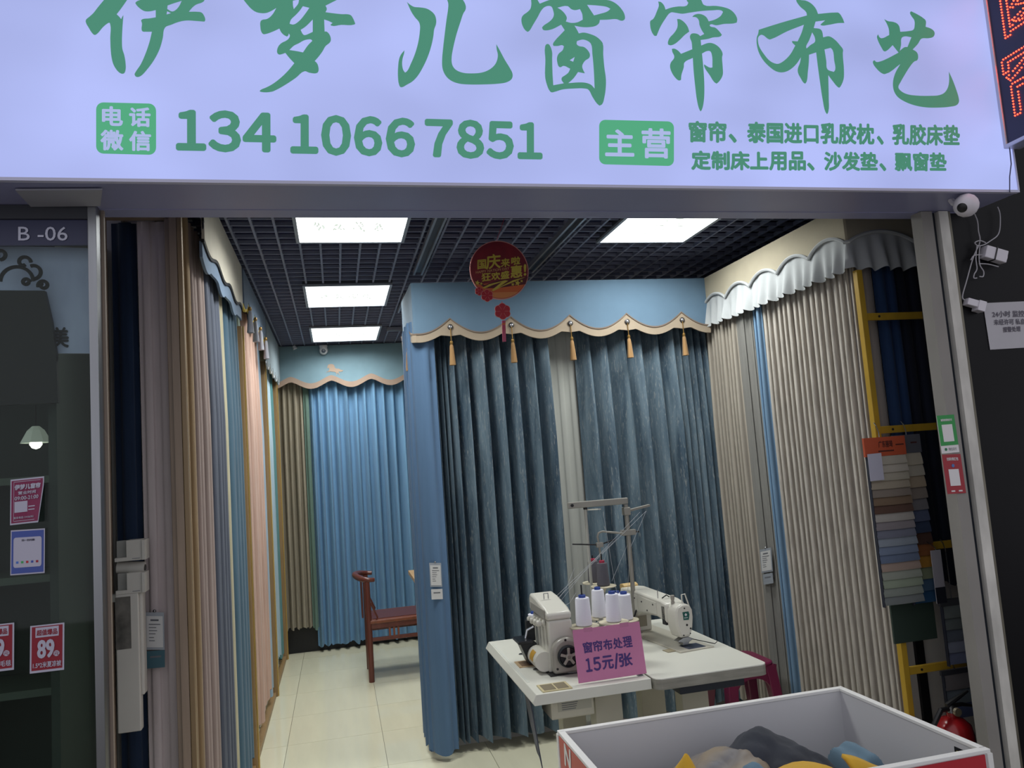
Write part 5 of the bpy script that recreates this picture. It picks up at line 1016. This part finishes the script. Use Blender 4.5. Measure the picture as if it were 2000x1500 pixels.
MB().tube([(hub.x, hub.y, TZ+.001), (hub.x, hub.y, cones[0].z-.02)], .011, 10).build('tray_post', m_st, st)
for c in cones:
    if c.z < 1.0: MB().tube([(hub.x, hub.y, cones[0].z-.035), (c.x, c.y, c.z-.03)], .006, 6).build('tray_arm', m_st, st)
    else: MB().tube([(c.x, c.y, c.z-.03), (c.x, c.y, c.z-.06), (pb_.x, YS, c.z-.07)], .006, 6).build('tray_arm', m_st, st)
MB().tube([(hub.x, hub.y, cones[0].z-.035), (pb_.x, YS, cones[0].z-.035)], .006, 6).build('tray_arm', m_st, st)
c = P(1045, 1245, z=TZ); t = thing('thread_cone', 'white thread cone standing on table behind the overlock machine', 'thread cone', c); c = Vector((c.x+.0, c.y, TZ))
MB().lathe([(.03, 0), (.034, .004), (.028, .12), (.015, .121)], c, n=24).build('wound_thread', m_wth, t, smooth=30); MB().lathe([(.014, .121), (.014, .132), (.008, .133)], c, n=14).build('cone_cap', m_bcap, t)
# threads
m_thr = mat('fine_thread', (176, 180, 186), .6)
thr = [[(1250, 1000), (1162, 1092), (1065, 1185)], [(1262, 998), (1170, 1088), (1072, 1186)], [(1205, 1052), (1150, 1105), (1082, 1190)], [(1262, 998), (1232, 1068)], [(1225, 1065), (1195, 1135)], [(1178, 1000), (1200, 1135), (1206, 1163)], [(1122, 1110), (1105, 1150), (1078, 1188)], [(1190, 1055), (1168, 1140)], [(1226, 1160), (1231, 1060)], [(1125, 1158), (1112, 1178), (1088, 1191)]]
for q in thr:
    pts = [P(a, b_, y=YS-.02-.05*i) for i, (a, b_) in enumerate(q)]
    MB().tube(pts, .0008, 4).build('thread', m_thr, st)
# ================================================================== PINK PRICE SIGN
m_pink = mat('pink_paper', (192, 120, 158), .7, var=.03); m_purple = mat('purple_print', (66, 44, 112), .7)
bl = P(1130, 1335, z=TZ+.004); br_ = P(1263, 1315, z=TZ+.004); yb = (bl.y+br_.y)/2
bl, br_ = P(1130, 1335, y=bl.y), P(1263, 1315, y=bl.y+.0)
tl_ = P(1118, 1231, y=bl.y+.05); u, v = br_-bl, tl_-bl
pk = thing('price_sign', 'pink paper price sign with purple lettering propped on left sewing table', 'sign', bl)
n = u.cross(v).normalized()
MB().obox(bl, u, v, n*.0012).build('paper', m_pink, pk)
def pt(s, x0, y0, x1, y1, bo=.0015): text(s, bl+u*x0+v*y0, u*(x1-x0), v*(y1-y0), m_purple, pk, bold=bo, lift=.0022)
for i, s in enumerate('窗帘布处理'): pt(s, .125+i*.148, .54, .255+i*.148, .74, .0012)
for s, x0, x1 in (('１', .135, .215), ('５', .245, .345), ('元', .375, .53), ('/', .55, .61), ('张', .625, .81)): pt(s, x0, .19 if s != '/' else .17, x1, .43 if s != '/' else .45, .0018)
for q in (.16, .7): MB().obox(bl+u*q+v*.93+n*.0014, u*.13, v*.085, n*.0003).build('tape_strip', mat('tape_pink', (178, 108, 144), .35), pk)
# ================================================================== STOOL
sc0 = P(1448, 1285, z=.47); sx, sy = sc0.x-.03, sc0.y-.02
m_mag2 = mat('magenta_plastic', (108, 14, 62), .3, spec=.6)
so = thing('plastic_stool', 'magenta plastic stool behind the right sewing table', 'stool', (sx, sy, 0))
MB().prism(rrect(-.15, .15, -.15, .15, .06), (sx, sy, .455), (1,0,0), (0,1,0), (0, 0, .02)).build('seat', m_mag2, so, bevel=.008, smooth=30)
for dx, dy in ((-1, -1), (1, -1), (1, 1), (-1, 1)):
    p = Vector((sx+dx*.115, sy+dy*.115, .455)); q = Vector((sx+dx*.165, sy+dy*.165, 0))
    MB().add([p+Vector((a*.032, b_*.032, 0)) for a, b_ in ((-1,-1),(1,-1),(1,1),(-1,1))]+[q+Vector((a*.024, b_*.024, 0)) for a, b_ in ((-1,-1),(1,-1),(1,1),(-1,1))], [(0,1,2,3),(7,6,5,4),(0,4,5,1),(1,5,6,2),(2,6,7,3),(3,7,4,0)]).build('leg', m_mag2, so, bevel=.006)
for i in range(4):
    a = i*math.pi/2; d = Vector((math.cos(a), math.sin(a), 0)); e = Vector((-d.y, d.x, 0))
    poly = [(-.15, .458), (.15, .458), (.14, .40)]+[(.10*math.cos(R(t_)), .33+.07*math.sin(R(t_))) for t_ in range(0, 181, 20)]+[(-.14, .40)]
    MB().prism(poly, Vector((sx, sy, 0))+d*.135, e, (0,0,1), d*.012).build('skirt', m_mag2, so)
# ================================================================== WOODEN CHAIR AND TABLE AT THE BACK
m_rose = mat('reddish_brown_wood', (92, 46, 38), .3, var=.15, vs=(40, 40, 6), spec=.5); m_rosel = mat('warm_brown_wood', (118, 64, 42), .35, var=.12, vs=(40, 40, 6))
cxx, cy0, cy1 = .195, 6.48, 6.92
ch = thing('wooden_chair', 'reddish brown wooden horseshoe armchair beside the back blue curtain', 'chair', (.4, 6.7, 0))
def leg(x, y, z1, m=m_rose): MB().tube([(x, y, 0), (x, y, .4), (x, y, z1)], [.023, .024, .022], 12).build('leg', m, ch, smooth=True)
leg(cxx, cy0, .79); leg(cxx, cy1, .79); leg(cxx+.46, cy0, .66); leg(cxx+.46, cy1, .66)
MB().box(cxx-.01, cxx+.49, cy0-.02, cy1+.02, .452, .482).build('seat', m_rosel, ch, bevel=.008)
MB().box(cxx+.03, cxx+.45, cy0+.03, cy1-.03, .482, .486).build('seat_panel', m_rose, ch)
rail = [(cxx+.06, cy0, .80), (cxx, cy0-.004, .805), (cxx-.055, cy0+.06, .815), (cxx-.09, cy0+.22, .825), (cxx-.055, cy1-.06, .815), (cxx, cy1+.004, .805), (cxx+.06, cy1, .80)]
MB().tube(crom(rail), [.016+.009*math.sin(math.pi*i/24) for i in range(25)], 10).build('horseshoe_rail', m_rose, ch, smooth=True)
MB().prism([(cy0+.14, .48), (cy0+.30, .48), (cy0+.30, .81), (cy0+.14, .81)], (cxx-.05, 0, 0), (0,1,0), (0,0,1), (.014, 0, 0)).build('back_splat', m_rose, ch, bevel=.004)
for yy in (cy0, cy1):
    MB().box(cxx, cxx+.46, yy-.012, yy+.012, .415, .452).build('apron', m_rose, ch); MB().box(cxx, cxx+.46, yy-.012, yy+.012, .315, .343).build('stretcher', m_rose, ch, bevel=.003)
    for q in (.155, .19, .225): MB().box(cxx+q, cxx+q+.015, yy-.008, yy+.008, .343, .415).build('spindle', m_rosel, ch)
    MB().tube([(cxx+.02, yy, .62), (cxx+.045, yy, .56), (cxx+.07, yy, .50), (cxx+.06, yy, .48)], .007, 8).build('side_brace', m_rose, ch, smooth=True)
MB().box(cxx-.012, cxx+.012, cy0, cy1, .28, .31).build('stretcher', m_rose, ch); MB().box(cxx+.448, cxx+.472, cy0, cy1, .28, .31).build('stretcher', m_rose, ch)
tc_ = P(797, 1114, z=.76)
bt_ = thing('wooden_table', 'pale wooden table corner showing behind the blue booth', 'table', (tc_.x+.35, tc_.y-.5, 0))
m_pale = mat('pale_table_wood', (196, 160, 114), .4, var=.08, vs=(6, 60, 60))
MB().box(tc_.x, tc_.x+.75, tc_.y-1.2, tc_.y, .725, .76).build('tabletop', m_pale, bt_, bevel=.003)
for dx in (.22, .68):
    for dy in (-1.12, -.08): MB().box(tc_.x+dx-.03, tc_.x+dx+.03, tc_.y+dy-.03, tc_.y+dy+.03, 0, .725).build('leg', m_pale, bt_)
# ================================================================== SALE BIN IN FRONT
BZ = .70; X0, X1, Y0, Y1 = .735, 1.905, 2.085, 2.80; T = .018
m_bin = mat('bin_inner_white', (204, 204, 207), .6); m_rim = mat('bin_rim_white', (226, 226, 224), .45); m_binr = mat('bin_red_board', (176, 34, 48), .5); m_bins = mat('bin_salmon_board', (192, 96, 84), .55)
bn = thing('sale_bin', 'white lined red sale bin standing in front of the sewing tables', 'bin', ((X0+X1)/2, (Y0+Y1)/2, 0))
for nm, bx in (('back_board', (X0, X1, Y1-T, Y1)), ('front_board', (X0, X1, Y0, Y0+T)), ('side_board', (X0, X0+T, Y0+T, Y1-T)), ('side_board', (X1-T, X1, Y0+T, Y1-T))):
    MB().box(*bx, 0, BZ-.012).build(nm, m_bin, bn)
    MB().box(bx[0]-.003, bx[1]+.003, bx[2]-.003, bx[3]+.003, BZ-.012, BZ).build('rim', m_rim, bn, bevel=.002)
MB().box(X0+T, X1-T, Y0+T, Y1-T, .28, .295).build('shelf', m_bin, bn)
MB().box(X0-.004, X0, Y0+.02, Y1-.02, .05, BZ-.014).build('graphic_panel', m_bins, bn); MB().box(X0+.02, X1-.02, Y0-.004, Y0, .05, BZ-.014).build('graphic_panel', m_binr, bn)
for z in (Y0-.006, Y1-.014): MB().box(X0-.006, X0+.012, z, z+.02, 0, BZ-.012).build('corner_strip', m_rim, bn)
MB().box(X1-.012, X1+.006, Y0-.006, Y0+.014, 0, BZ-.012).build('corner_strip', m_rim, bn)
q = P(1104, 1492, x=X0-.004); text('N', q, (0, -.07, 0), (0, 0, .07), m_rim, bn, 'printed_letter', bold=.004, lift=.001, shear=.15)
a = P(1866, 1470, x=X1-T); MB().box(X1-T-.0025, X1-T-.0005, a.y-.10, a.y, a.z-.12, a.z+.02).build('caution_label_border', m_bk, bn); MB().box(X1-T-.004, X1-T-.0028, a.y-.09, a.y-.01, a.z-.11, a.z+.01).build('caution_label', mat('caution_yellow', (176, 168, 70), .6), bn)
for i in range(4): MB().box(X1-T-.0046, X1-T-.004, a.y-.08, a.y-.025, a.z-.022-i*.012, a.z-.018-i*.012).build('print_line', m_cprint, bn)
def crumple(name, label, cx, cy, w, d, zlo, zhi, m, seed, rot=0., peak=(0, 0), power=1.6, fold=.02, sharp=0.):
    def fn(u, v):
        x, y = (u-.5)*2, (v-.5)*2; k = max(abs(x), abs(y)); r = min(1.0, math.sqrt((x-peak[0])**2+(y-peak[1])**2)/1.25)
        h = (1-r**power); nz = noise.noise(Vector((x*1.6+seed*3.1, y*1.6, seed)))*1.2+abs(noise.noise(Vector((x*3.4, y*3.4+seed, seed*.7))))*.9
        ridge = abs(math.sin(3.2*(x*math.cos(seed)+y*math.sin(seed))+2*noise.noise(Vector((x, y, seed*1.3)))))
        z = zlo+(zhi-zlo)*max(0, h)+fold*nz+fold*.35*noise.noise(Vector((x*7+seed, y*7, seed*2)))+fold*.8*ridge+sharp*max(0, 1-abs(x-peak[0])*4)*max(0, 1-abs(y-peak[1])*2)
        X = x*w/2+.02*noise.noise(Vector((y*2, seed, 1))); Y_ = y*d/2+.02*noise.noise(Vector((x*2, seed, 5)))
        c_, s_ = math.cos(rot), math.sin(rot)
        return (cx+X*c_-Y_*s_, cy+X*s_+Y_*c_, z)
    o = MB().grid(fn, 34, 34).build(name, m, None, smooth=True, thick=.004)
    return tag(o, label, 'fabric')
c = P(1500, 1424, y=2.48); crumple('folded_fabric', 'large charcoal fabric mound in the middle of the sale bin', c.x+.01, 2.46, .46, .52, .46, c.z-.025, cloth_mat('charcoal_cloth', (44, 48, 58), .1, streak=False), 2, .2, (0, .1), 1.5, .02)
c = P(1442, 1446, y=2.44); crumple('folded_fabric', 'grey lined beige satin fabric rising to a tip at left of the sale bin', c.x-.15, 2.43, .40, .40, c.z-.13, c.z-.035, mat('beige_grey_satin', (140, 126, 106), .55, c2=(96, 98, 108), vs=(5, 9, 3), spec=.4), 5, .12, (.82, .05), .75, .016)
c = P(1340, 1466, y=2.32); crumple('folded_fabric', 'pointed yellow fabric corner at left of the sale bin', c.x, 2.28, .20, .26, .44, c.z-.008, cloth_mat('mustard_cloth', (206, 162, 52), .06, streak=False), 7, .6, (0, .2), 1.1, .008)
c = P(1540, 1488, y=2.26); crumple('folded_fabric', 'smooth yellow fabric lying low at the middle front of the sale bin', c.x, 2.215, .40, .18, .50, c.z-.006, cloth_mat('mustard_cloth', (206, 162, 52), .06, streak=False), 8, .05, (0, .1), 3.2, .004)
q = P(1634, 1470, y=2.30); q2 = P(1722, 1497, y=2.26); fo = thing('folded_fabric', 'neatly folded yellow fabric leaning beside the blue fabric in the sale bin', 'fabric', q2)
uu = q2-q; 
for i in range(1): MB().grid(lambda a, b_, i=i: q+uu*(a*1.15)+Vector((.01*b_, -.025-.11*b_+.012*i, -.12*b_*b_-.03*b_-.010*i+.004*math.sin(7*a+i))), 12, 6).build('fold_layer', cloth_mat('mustard_cloth', (206, 162, 52), .06, streak=False), fo, smooth=True, thick=.014)
q = P(1646, 1470, y=2.38); q2 = P(1712, 1470, y=2.38)
def bluef(u, v):
    x = (u-.5)*2; y = (v-.5)*2; k = max(abs(x), abs(y))**7
    return (q.x+(q2.x-q.x)*u*(1.0), 2.30+.2*v, q.z-.02*(1-v)-.18*k+.006*noise.noise(Vector((x*2.5, y*2.5, 3)))+.007*math.sin(5*x+1.5*y))
tag(MB().grid(bluef, 30, 30).build('folded_fabric', cloth_mat('dusty_blue_cloth', (98, 124, 142), .06, streak=False), None, smooth=True, thick=.004), 'dusty blue fabric folded square at right of the sale bin', 'fabric')
c = P(1462, 1478, y=2.30); crumple('folded_fabric', 'small dusty blue fabric edge between satin and charcoal fabric', c.x+.01, 2.27, .13, .2, .42, c.z-.015, cloth_mat('dusty_blue_cloth', (98, 124, 142), .06, streak=False), 12, .3, (-.1, 0), 2., .012)
c = P(1420, 1490, y=2.3); crumple('folded_fabric', 'mixed dark fabric heap covering the floor of the sale bin', 1.32, 2.44, 1.1, .62, .34, .43, cloth_mat('slate_heap_cloth', (84, 88, 100), .2, streak=False), 15, 0, (0, 0), 3., .02)

for y0, y1, lab in ((4.75, 5.35, 'white plastic wrapped fabric roll lying under the pale pink curtain'), (5.45, 6.0, 'white wrapped fabric roll lying farther back under the pink curtain')):
    t = thing('fabric_roll', lab, 'roll', (-.62, (y0+y1)/2, 0)); MB().tube([(-.625, y0, .036), (-.62, (y0+y1)/2, .034), (-.628, y1, .036)], [.033, .034, .033], 14).build('wrapped_roll', m_carton, t, smooth=True)
    for y in (y0, y1-.004): MB().tube([(-.625, y-.002, .036), (-.625, y+.006, .036)], .016, 10).build('core_end', m_cartin, t)
